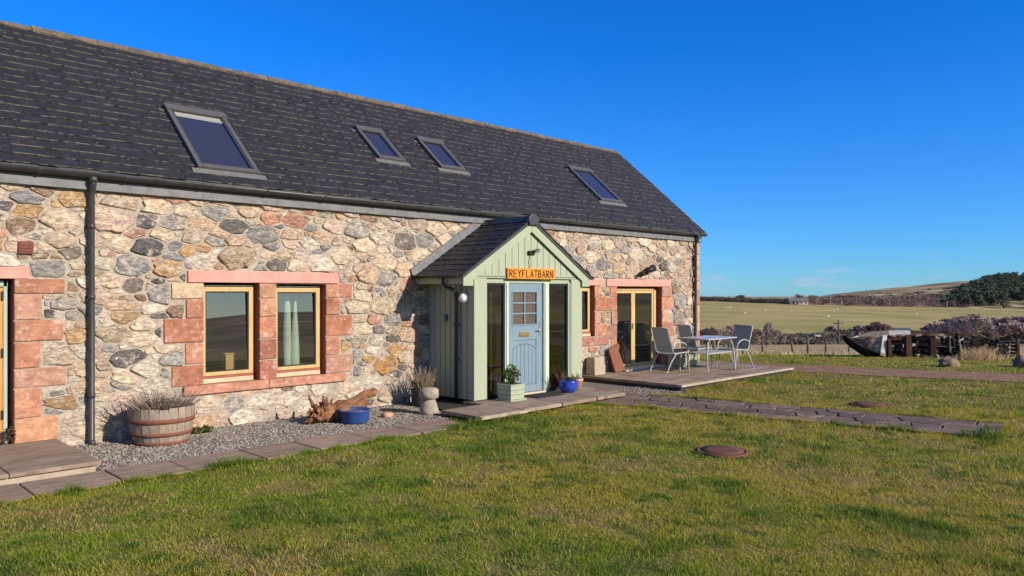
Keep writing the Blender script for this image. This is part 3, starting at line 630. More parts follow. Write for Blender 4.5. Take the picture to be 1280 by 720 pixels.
# skylights
def skylight(x0, x1, s0, s1, blind=False):
    H = .075; F = .065
    fm = MB()
    def bar(a, b, c, d, h0=0, h1=H, **k): fm.hexa([rp(a, c, h0), rp(b, c, h0), rp(b, d, h0), rp(a, d, h0)], [rp(a, c, h1), rp(b, c, h1), rp(b, d, h1), rp(a, d, h1)], **k)
    bar(x0, x0 + F, s0, s1); bar(x1 - F, x1, s0, s1); bar(x0 + F, x1 - F, s0, s0 + F * 1.2); bar(x0 + F, x1 - F, s1 - F * 1.1, s1)
    bar(x0 - .015, x1 + .015, s1 - .10, s1 + .035, H - .01, H + .022)
    fr = fm.build('skylight', M['sky_frame'], barn, bevel=.006)
    i0, i1, t0, t1 = x0 + F, x1 - F, s0 + F * 1.2, s1 - F * 1.1
    sf = MB(); B = .028
    for (a, b, c, d) in ((i0, i0 + B, t0, t1), (i1 - B, i1, t0, t1), (i0 + B, i1 - B, t0, t0 + B), (i0 + B, i1 - B, t1 - B, t1)):
        sf.hexa([rp(a, c, .02), rp(b, c, .02), rp(b, d, .02), rp(a, d, .02)], [rp(a, c, H - .012), rp(b, c, H - .012), rp(b, d, H - .012), rp(a, d, H - .012)])
    sf.build('sash', M['gutter'], fr)
    h = .052
    MB().hexa([rp(i0 + B, t0 + B, h), rp(i1 - B, t0 + B, h), rp(i1 - B, t1 - B, h), rp(i0 + B, t1 - B, h)], [rp(i0 + B, t0 + B, h + .006), rp(i1 - B, t0 + B, h + .006), rp(i1 - B, t1 - B, h + .006), rp(i0 + B, t1 - B, h + .006)]).build('pane', M['glass_sky'], fr)
    # flat sheet behind the pane; attic dimness and bluish reflection put into its colour
    MB().add([rp(i0, t0, .031), rp(i1, t0, .031), rp(i1, t1, .031), rp(i0, t1, .031)], [(0, 1, 2, 3)]).build('backing', M['attic_dimness'], fr)
    if blind:
        MB().hexa([rp(i0 + B, t1 - B - .11, .036), rp(i1 - B, t1 - B - .13, .036), rp(i1 - B, t1 - B, .036), rp(i0 + B, t1 - B, .036)], [rp(i0 + B, t1 - B - .11, .044), rp(i1 - B, t1 - B - .13, .044), rp(i1 - B, t1 - B, .044), rp(i0 + B, t1 - B, .044)]).build('blind', M['blind'], fr)
    MB().hexa([rp(x0 - .08, s0 - .10, .022), rp(x1 + .08, s0 - .10, .022), rp(x1 + .08, s0 - .003, .03), rp(x0 - .08, s0 - .003, .03)], [rp(x0 - .08, s0 - .10, .026), rp(x1 + .08, s0 - .10, .026), rp(x1 + .08, s0 - .003, .036), rp(x0 - .08, s0 - .003, .036)]).build('apron', M['apron'], fr)
    MB().hexa([rp(x0 - .09, s1 - .09, .014), rp(x0 - .01, s1 - .09, .014), rp(x0 - .01, s1 - .05, .014), rp(x0 - .09, s1 - .05, .014)], [rp(x0 - .09, s1 - .09, .032), rp(x0 - .01, s1 - .09, .032), rp(x0 - .01, s1 - .05, .032), rp(x0 - .09, s1 - .05, .032)]).build('side_flashing', M['apron'], fr)
M['attic_dimness'] = mat('painted attic dimness', (.05, .054, .085), rough=.9)
skylight(4.18, 5.06, .28, 1.83, True)
skylight(7.60, 8.16, 1.26, 2.23); skylight(8.97, 9.58, 1.25, 2.22); skylight(13.30, 14.12, .84, 2.14)

# rooms behind the openings
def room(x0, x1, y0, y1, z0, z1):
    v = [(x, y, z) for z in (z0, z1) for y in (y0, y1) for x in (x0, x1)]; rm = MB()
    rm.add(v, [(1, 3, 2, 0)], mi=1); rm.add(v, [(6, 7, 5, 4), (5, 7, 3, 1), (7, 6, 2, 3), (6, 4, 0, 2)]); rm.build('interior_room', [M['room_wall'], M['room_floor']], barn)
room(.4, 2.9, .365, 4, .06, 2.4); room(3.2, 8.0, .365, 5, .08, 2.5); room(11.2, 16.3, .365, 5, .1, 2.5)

# windows
def window(x0, x1, z0, z1, y=.085, F=.065, name='window', tilt=R(1.75), handle=True):
    zb = z0 + .10
    wt = MB().box(x0 + .002, x1 - .06, y - .035, y + .05, z0 + .004, zb - .035).build(name, M['weathered'], barn, bevel=.006)
    a, b = x0 + .002, x1 - .045; t = z1 - .055
    fm = MB()
    fm.box(a, a + F, y, y + .07, zb, t).box(b - F, b, y, y + .07, zb, t).box(a + F, b - F, y, y + .07, t - F, t).box(a + F, b - F, y, y + .07, zb, zb + .05)
    fm.build('frame', M['oak'], wt, bevel=.005)
    MB().box(a + .01, b - .01, y - .02, y + .03, zb - .034, zb - .002).build('drip_rail', M['reveal'], wt)
    MB().box(x0 + .02, x1 - .02, y + .02, y + .07, t + .012, t + .022).build('head_rail', M['steel'], wt)
    i0, i1, k0, k1 = a + F, b - F, zb + .05, t - F
    gk = MB(); g = .014                                 # dark gasket
    gk.box(i0, i0 + g, y + .012, y + .06, k0, k1).box(i1 - g, i1, y + .012, y + .06, k0, k1).box(i0 + g, i1 - g, y + .012, y + .06, k1 - g, k1).box(i0 + g, i1 - g, y + .012, y + .06, k0, k0 + g)
    gk.build('gasket', M['black'], wt)
    e = math.tan(tilt) * (k1 - k0) * .5; yc = y + .034
    MB().add([(i0 + .005, yc - e, k0), (i1 - .005, yc - e, k0), (i1 - .005, yc + e, k1), (i0 + .005, yc + e, k1)], [(0, 1, 2, 3)]).build('pane', M['glass'], wt)
    return wt
window(*OPEN['w1']); window(*OPEN['w2']); window(*OPEN['w3'])
# french doors
a, b, c, d = OPEN['fd']; y = .10
fdr = MB().box(a, a + .03, y, y + .08, c, d - .03).box(b - .16, b - .08, y, y + .08, c, d - .03).box(a, b - .08, y, y + .08, d - .085, d - .03).box(a, b - .08, y - .04, y + .08, c, c + .03).build('french_door', M['oak'], barn, bevel=.005)
for (p, q) in ((a + .03, a + .76), (a + .76, b - .16)):
    lf = MB(); F = .075 if p > a + .1 else .02
    lf.box(p, p + .07 if p > a + .1 else p + .02, y + .015, y + .065, c + .03, d - .085).box(q - .07, q, y + .015, y + .065, c + .03, d - .085).box(p + .02, q - .07, y + .016, y + .064, d - .15, d - .085).box(p + .02, q - .07, y + .016, y + .064, c + .03, c + .10)
    dl = lf.build('door_leaf', M['oak'], fdr, bevel=.004)
    x0_ = p + (.07 if p > a + .1 else .02)
    MB().box(x0_, q - .07, y + .035, y + .041, c + .10, d - .15).build('pane', M['glass'], fdr)
MB().box(a + .695, a + .705, y - .03, y, 1.0, 1.13).build('handle', M['steel'], fdr)
MB().box(a - .05, b - .1, -.28, .06, .128, .158).build('threshold', M['alu'], fdr)
# left door
a, b, c, d = OPEN['door']; y = .07
ld = MB().box(b - .088, b - .048, y, y + .09, c, d - .02).box(a, b - .045, y, y + .09, d - .09, d - .02).box(a, a + .06, y, y + .09, c, d - .09).build('glazed_door', M['mint'], barn, bevel=.004)
MB().box(b - .165, b - .09, y + .015, y + .075, c + .02, d - .10).box(a + .06, b - .165, y + .015, y + .075, d - .18, d - .10).box(a + .06, b - .165, y + .015, y + .075, c + .02, c + .14).build('door_leaf', M['orange_wood'], ld, bevel=.004)
for zz in (.4, 1.1, 1.75): MB().box(b - .105, b - .085, y - .012, y + .02, zz, zz + .10).build('hinge', M['black'], ld)
MB().box(a + .06, b - .165, y + .04, y + .046, c + .14, d - .18).build('pane', M['glass'], ld)
# wall vent
vt = MB().box(2.115, 2.265, -.05, .01, 2.28, 2.42).build('wall_vent', M['brick'], barn, bevel=.006)
for k in range(3): MB().box(2.13, 2.25, -.058, -.05, 2.305 + k * .034, 2.32 + k * .034).build('slat', M['brick'], vt)

# ------------------------------------------------------------------ paving, gravel, terrace
r_ = random.Random(31)
def tone(r, lo=.8, hi=1.15, warm=.04): k = r.uniform(lo, hi); return (k * (1 + r.uniform(0, warm)), k, k * (1 - r.uniform(0, warm)))
# flags along the front of the barn
pj = MB().add([(-3, -2.36, .004), (6.95, -2.34, .004), (6.95, -1.66, .004), (-3, -1.66, .004)], [(0, 1, 2, 3)]).build('path_bed', M['joint'], kind='structure')
fl = MB(); x = -3.2
def flag(mb, p, z0, z1, t, ch=.008):
    """slab with chamfered top edge from four ground corners"""
    c = sum((Vector(q) for q in p), Vector((0, 0))) / len(p)
    ins = [Vector(q) + (c - Vector(q)).normalized() * ch * 1.4 for q in p]
    n = len(p); vs = [(q[0], q[1], z0) for q in p] + [(q[0], q[1], z1 - ch * .7) for q in p] + [(q.x, q.y, z1) for q in ins]
    mb.add(vs, [(i, (i + 1) % n, n + (i + 1) % n, n + i) for i in range(n)] + [(n + i, n + (i + 1) % n, 2 * n + (i + 1) % n, 2 * n + i) for i in range(n)] + [tuple(2 * n + i for i in range(n))], col=t)
JX = [-3.2, -2.3, -1.4, -.5, .35, 1.02, 1.77, 2.52, 3.15, 3.95, 4.62, 5.38, 6.1, 6.93]
for i in range(len(JX) - 1):
    a, b = JX[i] + .008, JX[i + 1] - .008; e = r_.uniform(-.012, .012)
    flag(fl, [(a, -2.34 + e), (b, -2.34 - e), (b, -1.665 + e), (a, -1.66 - e)], 0, .028 + r_.uniform(-.004, .004), tone(r_))
fl.build('front_path', M['paving'], kind='structure')
# gravel bed
MB().add([(2.4, -1.70, .006), (7.5, -1.70, .006), (8.1, -1.2, .006), (8.1, .0, .006), (2.4, .0, .006)], [(0, 1, 2, 3, 4)]).add([(9.5, -2.1, .003), (12.1, -2.6, .003), (12.1, 0, .003), (9.5, 0, .003)], [(0, 1, 2, 3)]).build('gravel_bed', M['gravel_bed'], kind='structure')
def pebbles():
    mb = MB(); rs = random.Random(77)
    ico = [(0, 0, 1), (.894, 0, .447), (.276, .851, .447), (-.724, .526, .447), (-.724, -.526, .447), (.276, -.851, .447), (.724, .526, -.447), (-.276, .851, -.447), (-.894, 0, -.447), (-.276, -.851, -.447), (.724, -.526, -.447)]
    fc = [(0, 1, 2), (0, 2, 3), (0, 3, 4), (0, 4, 5), (0, 5, 1), (1, 6, 2), (2, 7, 3), (3, 8, 4), (4, 9, 5), (5, 10, 1), (2, 6, 7), (3, 7, 8), (4, 8, 9), (5, 9, 10), (1, 10, 6)]
    for i in range(24500):
        if i < 23000: x, y = rs.uniform(2.52, 8.0), rs.uniform(-1.68, 0)
        else: x, y = rs.uniform(10.6, 12.1), rs.uniform(-2.5, -1.4)
        if x > 7.1 and x < 9 and y < -1.40: continue
        s = rs.uniform(.006, .0155); k = rs.choice([.12, .18, .25, .32, .42]) * rs.uniform(.85, 1.1); a = rs.random() * 6.28
        c = (k * rs.uniform(1.05, 1.2), k * .97, k * rs.uniform(.7, .88)); ca, sa = math.cos(a), math.sin(a); q = (rs.uniform(.8, 1.5), rs.uniform(.7, 1.1), rs.uniform(.45, .8))
        mb.add([(x + s * (ca * u * q[0] - sa * v * q[1]), y + s * (sa * u * q[0] + ca * v * q[1]), .008 + s * .3 + s * w_ * q[2]) for u, v, w_ in ico], fc, col=c, smooth=False)
    return mb
tag(pebbles().build('gravel', M['gravel']), 'pale grey loose gravel between the stone wall and the flag path', 'gravel', kind='stuff')
# door step at the left
st = MB().box(-.6, 2.46, -1.62, 0, 0, .085).build('door_step', M['edge_stone'], kind='structure', bevel=.006)
fs_ = MB()
for (a, b) in ((-.6, .9), (.905, 1.70), (1.705, 2.50)): flag(fs_, [(a, -1.66), (b - .004, -1.66), (b - .004, -.004), (a, -.004)], .086, .125, tone(r_, .85, 1.05))
fs_.build('step_slab', M['paving'], kind='structure')
# raised porch slab
MB().box(7.45, 10.55, -2.05, -.2, 0, .045).build('porch_base', M['joint'], kind='structure')
ps = MB()
PX = [(7.15, 8.05), (8.06, 8.95), (8.96, 9.85), (9.86, 10.66)]
for (a, b) in PX: flag(ps, [(a + .012, -2.28 + .03 * (a - 7.1)), (b - .012, -2.28 + .03 * (b - 7.1)), (b - .006, -1.43), (a + .006, -1.43)], .047, .10, tone(r_, .9, 1.15))
for (a, b) in ((8.0, 9.4), (9.41, 10.75)): flag(ps, [(a + .006, -1.425), (b - .006, -1.425), (b - .006, -.95), (a + .006, -.95)], .047, .098, tone(r_, .9, 1.15))
ps.build('porch_paving', M['paving'], kind='structure')
MB().box(7.17, 8.1, -2.30, -2.262, .05, .094).build('slab_edge', M['edge_stone'], kind='structure')
# side path
A0, A1, B0, B1 = Vector((9.72, -2.0)), Vector((11.2, -1.62)), Vector((10.98, -7.56)), Vector((12.26, -7.52))
MB().add([(A0.x, A0.y, .004), (B0.x, B0.y, .004), (B1.x, B1.y, .004), (A1.x, A1.y, .004)], [(0, 1, 2, 3)]).build('side_path_bed', M['joint'], kind='structure')
sp_ = MB()
def pq(t, q): return (A0.lerp(B0, t)).lerp(A1.lerp(B1, t), q)
def edge(k, t): return [0, .27, .52, .77, 1][k] + (0 if k in (0, 4) else .05 * mnoise.noise(Vector((t * 9, k * 5, 1))))
for k in range(4):
    t = 0.0; skew0 = 0
    while t < 1:
        t1 = min(1, t + r_.uniform(.035, .10)); t1 = 1 if t1 > .97 else t1; skew = r_.uniform(-.012, .012) if t1 < 1 else 0
        p = [pq(t + skew0 + .002, edge(k, t) + .008), pq(t1 + skew - .002, edge(k, t1) + .008), pq(t1 - skew - .002, edge(k + 1, t1) - .008), pq(t - skew0 + .002, edge(k + 1, t) - .008)]
        p = [(q.x + r_.uniform(-.012, .012), q.y + r_.uniform(-.012, .012)) for q in p]
        flag(sp_, p, 0, .020 + r_.uniform(-.005, .006), tone(r_, .75, 1.2)); t = t1; skew0 = skew
sp_.build('side_path', M['pavers'], kind='structure')
# terrace
TZ = .125
MB().box(12.04, 16.55, -2.40, 0, -.3, .07).build('terrace_base', M['joint'], kind='structure')
tp = MB()
yy = -2.36
for j in range(5):
    h = [.45, .5, .42, .5, .49][j]; x = 12.04
    while x < 16.5:
        wd = min(r_.choice([.45, .6, .6, .8]), 16.56 - x); flag(tp, [(x + .006, yy + .005), (x + wd - .006, yy + .005), (x + wd - .006, min(yy + h - .005, -.002)), (x + .006, min(yy + h - .005, -.002))], .07, TZ + r_.uniform(-.004, .003), tone(r_, .85, 1.2)); x += wd
    yy += h
tp.build('terrace', M['paving'], kind='structure')
te = MB(); x = 12.0
while x < 16.55:
    wd = min(.92, 16.58 - x); te.box(x + .003, x + wd - .003, -2.45, -2.365, .085, TZ + .002 + r_.uniform(-.004, .004)); x += wd
te.build('terrace_kerb', M['edge_stone'], kind='structure', bevel=.008)

# ------------------------------------------------------------------ porch
porch = thing('timber_porch', 'sage green board porch with slate gable roof and pale blue door on the barn front', 'porch', (9.38, -.6, .1))
PX0, PX1, PY = 8.05, 10.70, -1.15; RXc = 9.325; PRZ = 3.07; EHW = 1.57; EVZ = 2.10; PFR = -1.215
ptan = (PRZ - EVZ) / EHW
def pz(x, off=0): return PRZ - abs(x - RXc) * ptan + off
# sides
def boards_side(x, out):
    mb = MB(); y = PY + .02
    MB().box(min(x, x + out * .02), max(x, x + out * .02), PY + .02, .0, .13, 2.08).build('gap_shade_backing', M['joint'], porch)  # dark sheet behind the boards, gap shade put into its colour
    while y < -.02:
        y2 = min(y + .135, -.005); mb.box(min(x + out * .02, x + out * .04), max(x + out * .02, x + out * .04), y + .009, y2 - .009, .12, 2.07); y += .135
    return mb
boards_side(PX0 + .045, -1).build('side_wall', M['sage'], porch)
boards_side(PX1 - .045, 1).build('side_wall', M['sage'], porch)
MB().box(PX0 + .07, PX1 - .07, -1.08, -.02, .1, .13).build('floor', M['room_floor'], porch)
# corner boards and head
for (a, b) in ((PX0, 8.33), (10.40, PX1)):
    MB().box(a, b, PY - .02, PY + .06, .115, 2.06).build('corner_board', M['sage'], porch, bevel=.006)
MB().box(PX0 + .01, PX1 - .01, PY - .012, PY + .05, 2.062, 2.10).build('head_beam', M['sage'], porch, bevel=.005)
MB().box(8.33, 10.40, PY + .03, PY + .09, 1.985, 2.06).build('head_shadow_board', M['sage'], porch)
# posts between lights and door
for (a, b) in ((8.76, 8.84), (9.70, 9.83), (10.345, 10.398)):
    MB().box(a, b, PY + .005, PY + .10, .115, 2.0).box(a + .018, b - .018, PY - .014, PY + .005, .115, 1.99).build('door_post', M['cream'], porch, bevel=.004)
for (a, b) in ((8.332, 8.758), (9.832, 10.343)):
    s = MB().box(a, a + .025, PY + .03, PY + .08, .13, 1.98).box(b - .02, b, PY + .03, PY + .08, .13, 1.98).box(a + .025, b - .02, PY + .03, PY + .08, 1.95, 1.98).box(a + .025, b - .02, PY + .03, PY + .08, .115, .15).build('sidelight', M['black'], porch)
    MB().box(a + .025, b - .02, PY + .052, PY + .058, .15, 1.95).build('pane', M['glass_dark'], s)
# back of porch interior
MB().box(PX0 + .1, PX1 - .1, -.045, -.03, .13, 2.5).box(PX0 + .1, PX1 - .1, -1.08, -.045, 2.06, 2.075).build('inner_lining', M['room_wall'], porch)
MB().box(8.66, 8.73, -.9, -.83, .13, 2.0).box(10.05, 10.11, -.5, -.44, .13, 2.0).build('inner_post', M['orange_wood'], porch)
# door
y = PY + .045; a, b, c, d = 8.842, 9.698, .135, 1.98
door = MB()
wx = [(a + .125, 9.27 - .010), (9.27 + .010, b - .155)]
gx0, gx1, gz0, gz1 = a + .13, b - .15, 1.29, 1.83
door.box(a, gx0, y, y + .045, c, d).box(gx1, b, y, y + .045, c, d).box(gx0, gx1, y, y + .045, gz1, d).box(gx0, gx1, y, y + .045, 1.02, gz0).box(gx0, gx1, y + .012, y + .045, c + .12, 1.02).box(gx0, gx1, y, y + .045, c, c + .12)
dr = door.build('door', M['blue_door'], porch, bevel=.004)
mt = MB(); mw = .012; xm = (gx0 + gx1) / 2
mt.box(xm - mw, xm + mw, y - .006, y + .03, gz0, gz1)
for k in (1, 2): zz = gz0 + (gz1 - gz0) * k / 3; mt.box(gx0, gx1, y - .004, y + .028, zz - mw, zz + mw)
e = .02; mt.box(gx0 - e, gx0, y - .012, y + .001, gz0 - e, gz1 + e).box(gx1, gx1 + e, y - .012, y + .001, gz0 - e, gz1 + e).box(gx0, gx1, y - .012, y + .001, gz1, gz1 + e).box(gx0, gx1, y - .012, y + .001, gz0 - e, gz0)
mt.build('glazing_bar', M['blue_door'], dr, bevel=.003)
MB().box(gx0, gx1, y + .016, y + .021, gz0, gz1).build('pane', M['glass_obscure'] if 'glass_obscure' in M else M['glass_dark'], dr)
# arched panel: raised boards with grooves clipped by an arch
pn = MB(); nb = 6; bw = (gx1 - gx0 - .02) / nb
def arch(x): t = (x - xm) / ((gx1 - gx0) / 2); return .80 + .15 * math.sqrt(max(0, 1 - t * t))
for k in range(nb):
    p0 = gx0 + .01 + k * bw + .004; p1 = p0 + bw - .008
    top = [(p1 + (p0 - p1) * i / 4, y + .002, arch(p1 + (p0 - p1) * i / 4)) for i in range(5)]
    pn.prism([(p0, y + .002, c + .135), (p1, y + .002, c + .135)] + top, (0, .012, 0))
pn.build('lower_panel', M['blue_door'], dr)
ar = MB(); pts = [(gx0 + .002, y + .003, c + .13)] + [(gx0 + .002 + (gx1 - gx0 - .004) * i / 16, y + .003, arch(gx0 + .002 + (gx1 - gx0 - .004) * i / 16) + .012) for i in range(17)] + [(gx1 - .002, y + .003, c + .13)]
ar.tube(pts, .008, n=6).build('arch_moulding', M['blue_door'], dr)
MB().box(xm - .14, xm + .11, y - .008, y + .002, 1.075, 1.155).box(xm - .115, xm + .085, y - .014, y - .008, 1.09, 1.14).build('letterbox', M['brass'], dr, bevel=.003)
MB().box(b - .085, b - .05, y - .008, y + .001, 1.10, 1.33).tube([(b - .067, y - .008, 1.18), (b - .067, y - .05, 1.18), (b - .17, y - .052, 1.18)], .009).build('handle', M['steel'], dr)
MB().box(8.80, 9.72, PY - .03, PY + .06, .10, .128).build('doorsill', M['weathered'], porch, bevel=.004)
# gable cladding
gb = MB(); x = PX0 - .06; k = 0
gb.prism([(PX0 + .0, PY + .02, 2.08), (PX1, PY + .02, 2.08), (RXc, PY + .02, pz(RXc) - .04)], (0, .03, 0))
while x < PX1 + .06:
    x2 = min(x + .152, PX1 + .06); p0, p1 = x + .005, x2 - .005
    zt0, zt1 = pz(p0, -.05), pz(p1, -.05)
    pts = [(p0, PY - .012, 2.085), (p1, PY - .012, 2.085), (p1, PY - .012, zt1)]
    if p0 < RXc < p1: pts.append((RXc, PY - .012, pz(RXc, -.05)))
    pts.append((p0, PY - .012, zt0)); gb.prism(pts, (0, .03, 0)); x = x2
gb.build('gable_cladding', M['sage'], porch)
# barge boards with boxed ends
for sgn in (-1, 1):
    bw_ = .185; xa, xe = RXc + sgn * .002, RXc + sgn * (EHW - .03)
    pts = [(xa, PFR, pz(xa, -.03)), (xe, PFR, pz(xe, -.03)), (xe, PFR, pz(xe) - .03 - bw_ + .03), (xe - sgn * .21, PFR, pz(xe) - .03 - bw_ + .03), (xe - sgn * .21, PFR, pz(xe - sgn * .21) - .03 - bw_), (xa, PFR, pz(xa) - .03 - bw_)]
    MB().prism(pts if sgn > 0 else pts[::-1], (0, .03, 0)).build('barge_board', M['sage'], porch, bevel=.003)
    # soffit closing the verge
    MB().prism([(xa, PFR + .03, pz(xa) - .055), (xe, PFR + .03, pz(xe) - .055), (xe, PFR + .03, pz(xe) - .07), (xa, PFR + .03, pz(xa) - .07)][::sgn], (0, .03, 0)).build('soffit', M['sage'], porch)
    MB().box(*sorted((RXc + sgn * (EHW - .03), RXc + sgn * (EHW - .06))), PFR + .03, .0, EVZ - .135, EVZ - .03).box(*sorted((RXc + sgn * (EHW - .062), RXc + sgn * (PX1 - RXc - .01))), PFR + .03, 0, EVZ - .135, EVZ - .12).build('eaves_board', M['sage'], porch)
# roof
pr = MB(); pa = math.atan(ptan); psl = EHW / math.cos(pa)
PROOF = bpy.data.objects.new('porch_roof_pivot', None)
rd = MB()
for sgn in (-1, 1):
    ups = Vector((-sgn * math.cos(pa), 0, math.sin(pa))); nrm = Vector((sgn * math.sin(pa), 0, math.cos(pa)))
    slates(pr, .0, -PFR + .03, psl, Vector((RXc + sgn * EHW, -.0 if sgn > 0 else PFR - .03, EVZ)), ups, nrm, exposure=.165, wid=.28, seed=9 + sgn, xdir=Vector((0, -1 if sgn > 0 else 1, 0)))
    q = [Vector((RXc + sgn * EHW, yv, EVZ)) for yv in (PFR - .015, -.0)]
    t_ = [Vector((RXc, yv, PRZ)) for yv in (-.0, PFR - .015)]
    A = q + t_; rd.hexa([p - nrm * .045 for p in A], [p - nrm * .002 for p in A])
bpy.data.objects.remove(PROOF)
pro = pr.build('roof', M['slate'], porch)
rd.build('roof_deck', M['gutter'], pro)
MB().prism([(RXc - .13, PFR - .03, PRZ - .045), (RXc + .13, PFR - .03, PRZ - .045), (RXc + .03, PFR - .03, PRZ + .06), (RXc - .03, PFR - .03, PRZ + .06)], (0, 1.3, 0)).build('ridge', M['slate_ridge'] if 'slate_ridge' in M else M['ridge_dark'] if 'ridge_dark' in M else M['gutter'], pro, bevel=.006)
MB().prism([(RXc - .10, PFR - .055, PRZ - .10), (RXc + .10, PFR - .055, PRZ - .10), (RXc + .125, PFR - .055, PRZ - .0), (RXc + .05, PFR - .055, PRZ + .085), (RXc - .05, PFR - .055, PRZ + .085), (RXc - .125, PFR - .055, PRZ - .0)], (0, .06, 0)).build('ridge_cap', M['gutter'], pro, bevel=.006)
# lead flashing up the wall
for sgn in (-1, 1):
    ups = Vector((-sgn * math.cos(pa), 0, math.sin(pa))); nrm = Vector((sgn * math.sin(pa), 0, math.cos(pa)))
    b0 = Vector((RXc + sgn * EHW, 0, EVZ))
    A = [b0 + nrm * .0 - ups * .05, b0 + ups * (psl + .05), b0 + ups * (psl + .02) + nrm * .15, b0 + nrm * .15 - ups * .03]
    MB().prism([p + Vector((0, -.03, 0)) for p in (A if sgn > 0 else A[::-1])], (0, -.022, 0)).build('flashing', M['lead'], pro)
# porch gutter and downpipe at the left
def half_gutter(x, z, y0, y1, r):
    vs = []
    for yv in (y0, y1): vs += [(x + r * p, yv, z + r * q) for p, q in prof] + [(x + (r - .005) * p, yv, z + (r - .005) * q) for p, q in prof[::-1]]
    return MB().add(vs, [(k, (k + 1) % n, n + (k + 1) % n, n + k) for k in range(n)] + [tuple(range(n))[::-1], tuple(range(n, 2 * n))], smooth=True)
n = 22
pgx = RXc - EHW - .035; pg = half_gutter(pgx, EVZ + .015, PFR - .02, -.01, .055).build('gutter', M['gutter'], porch)
half_gutter(RXc + EHW + .035, EVZ + .015, PFR - .02, -.01, .055).build('gutter', M['gutter'], porch)
for yv in (PFR + .12, -.75, -.2): half_gutter(pgx, EVZ + .015, yv, yv + .03, .063).build('gutter_bracket', M['gutter'], pg)
dpy = PY + .36; dpx = PX0 - .02
dp = MB().tube([(pgx, dpy, EVZ - .03), (pgx, dpy, EVZ - .11), (pgx + .05, dpy, EVZ - .17), (dpx - .05, dpy, EVZ - .24), (dpx - .03, dpy, EVZ - .30), (dpx - .03, dpy, .13)], .030, n=12).build('downpipe', M['pipe'], porch)
for zz in (1.75, 1.28, .72): MB().tube([(dpx - .03, dpy, zz), (dpx - .03, dpy, zz + .05)], .038, n=12).box(dpx - .04, dpx, dpy - .05, dpy + .05, zz + .01, zz + .04).build('pipe_clip', M['gutter'], dp)
# things fixed on the porch
bl = thing('bulkhead_light', 'round white bulkhead light on the green side wall of the porch', 'light', (PX0 + .004, PY + .20, 1.74))
MB().lathe([(0.001, 0), (.085, 0), (.092, .025), (.082, .045), (.001, .046)], (0, 0, 0), n=20).build('base', M['white_plastic'], None)
ob = bpy.data.objects['base']; ob.parent = bl; ob.rotation_euler = (0, R(-90), 0)
o2 = MB().lathe([(.075, .04), (.070, .075), (.045, .105), (.001, .115)], (0, 0, 0), n=20).build('diffuser', M['white_plastic'], None); o2.parent = bl; o2.rotation_euler = (0, R(-90), 0)
tag(MB().box(PX0 - .04, PX0 - .0, -.52, -.46, 1.36, 1.47).build('doorbell_box', M['apron'], bevel=.005), 'small grey box on the boards left of the porch downpipe', 'box')

# name sign with cut letters
sg = thing('name_sign', 'orange wooden name board reading REYFLATBARN above the porch door', 'sign', (9.33, PY - .03, 2.15))
SX0, SX1, SZ0, SZ1, SY = 8.76, 9.92, 2.055, 2.235, PY - .055
MB().box(SX0, SX1, SY, SY + .035, SZ0, SZ1).build('board', M['sign'], sg, bevel=.006)
L_ = {'R': [[(0, 0), (0, 1), (.55, .95), (.65, .75), (.5, .55), (0, .5)], [(.25, .5), (.7, 0)]], 'E': [[(.6, 1), (0, 1), (0, 0), (.62, 0)], [(0, .52), (.48, .52)]], 'Y': [[(0, 1), (.33, .5), (.68, 1)], [(.33, .5), (.3, 0)]],
      'F': [[(.6, 1), (0, 1), (0, 0)], [(0, .5), (.45, .5)]], 'L': [[(0, 1), (0, 0), (.58, .02)]], 'A': [[(0, 0), (.34, 1), (.7, 0)], [(.14, .36), (.56, .36)]], 'T': [[(0, 1), (.72, 1)], [(.36, 1), (.36, 0)]],
      'B': [[(0, 0), (0, 1), (.45, .95), (.55, .77), (.42, .55), (0, .52)], [(.42, .55), (.62, .35), (.55, .08), (.35, 0), (0, 0)]], 'N': [[(0, 0), (.02, 1), (.6, 0), (.64, 1)]]}
lt = MB(); word = 'REYFLATBARN'; adv = (SX1 - SX0 - .07) / len(word); hh = .118
for i, ch in enumerate(word):
    x = SX0 + .042 + i * adv
    for stroke in L_[ch]:
        pts = [(x + p * adv * .98, SY - .002, SZ0 + .03 + q * hh) for p, q in stroke]
        lt.tube(pts, .0095, n=6, smooth=False)
lt.build('lettering', M['letter'], sg)
# small floodlight with cable on the gable
fl1 = thing('gable_floodlight', 'small black floodlight with a trailing cable on the porch gable above the sign', 'light', (9.33, PY - .03, 2.50))
MB().box(9.27, 9.33, PY - .07, PY - .015, 2.475, 2.535).build('sensor', M['black'], fl1, bevel=.006)
MB().tube([(9.33, PY - .045, 2.505), (9.36, PY - .07, 2.52)], .014).hexa([(9.345, PY - .10, 2.49), (9.47, PY - .13, 2.51), (9.47, PY - .05, 2.51), (9.345, PY - .05, 2.49)], [(9.345, PY - .10, 2.545), (9.47, PY - .115, 2.575), (9.47, PY - .05, 2.575), (9.345, PY - .05, 2.545)]).build('lamp_head', M['black'], fl1, bevel=.005)
MB().tube([(9.30, PY - .02, 2.48), (9.32, PY - .018, 2.42), (9.29, PY - .018, 2.35), (9.31, PY - .018, 2.30), (9.305, PY - .02, 2.24)], .006, n=6).build('cable', M['gutter'], fl1)
# floodlight over the french doors
fl2 = thing('wall_floodlight', 'black twin floodlight on the stone wall above the french doors', 'light', (14.2, -.03, 2.27))
MB().tube([(14.10, -.03, 2.25), (14.10, -.12, 2.27)], .04, n=12).tube([(14.10, -.10, 2.27), (14.22, -.13, 2.30)], .022).build('bracket', M['black'], fl2)
MB().tube([(14.18, -.11, 2.28), (14.42, -.17, 2.38)], [.05, .085], n=12).build('lamp_head', M['black'], fl2)
MB().tube([(14.05, -.05, 2.24), (13.97, -.13, 2.20)], [.035, .05], n=12).build('sensor', M['black'], fl2)

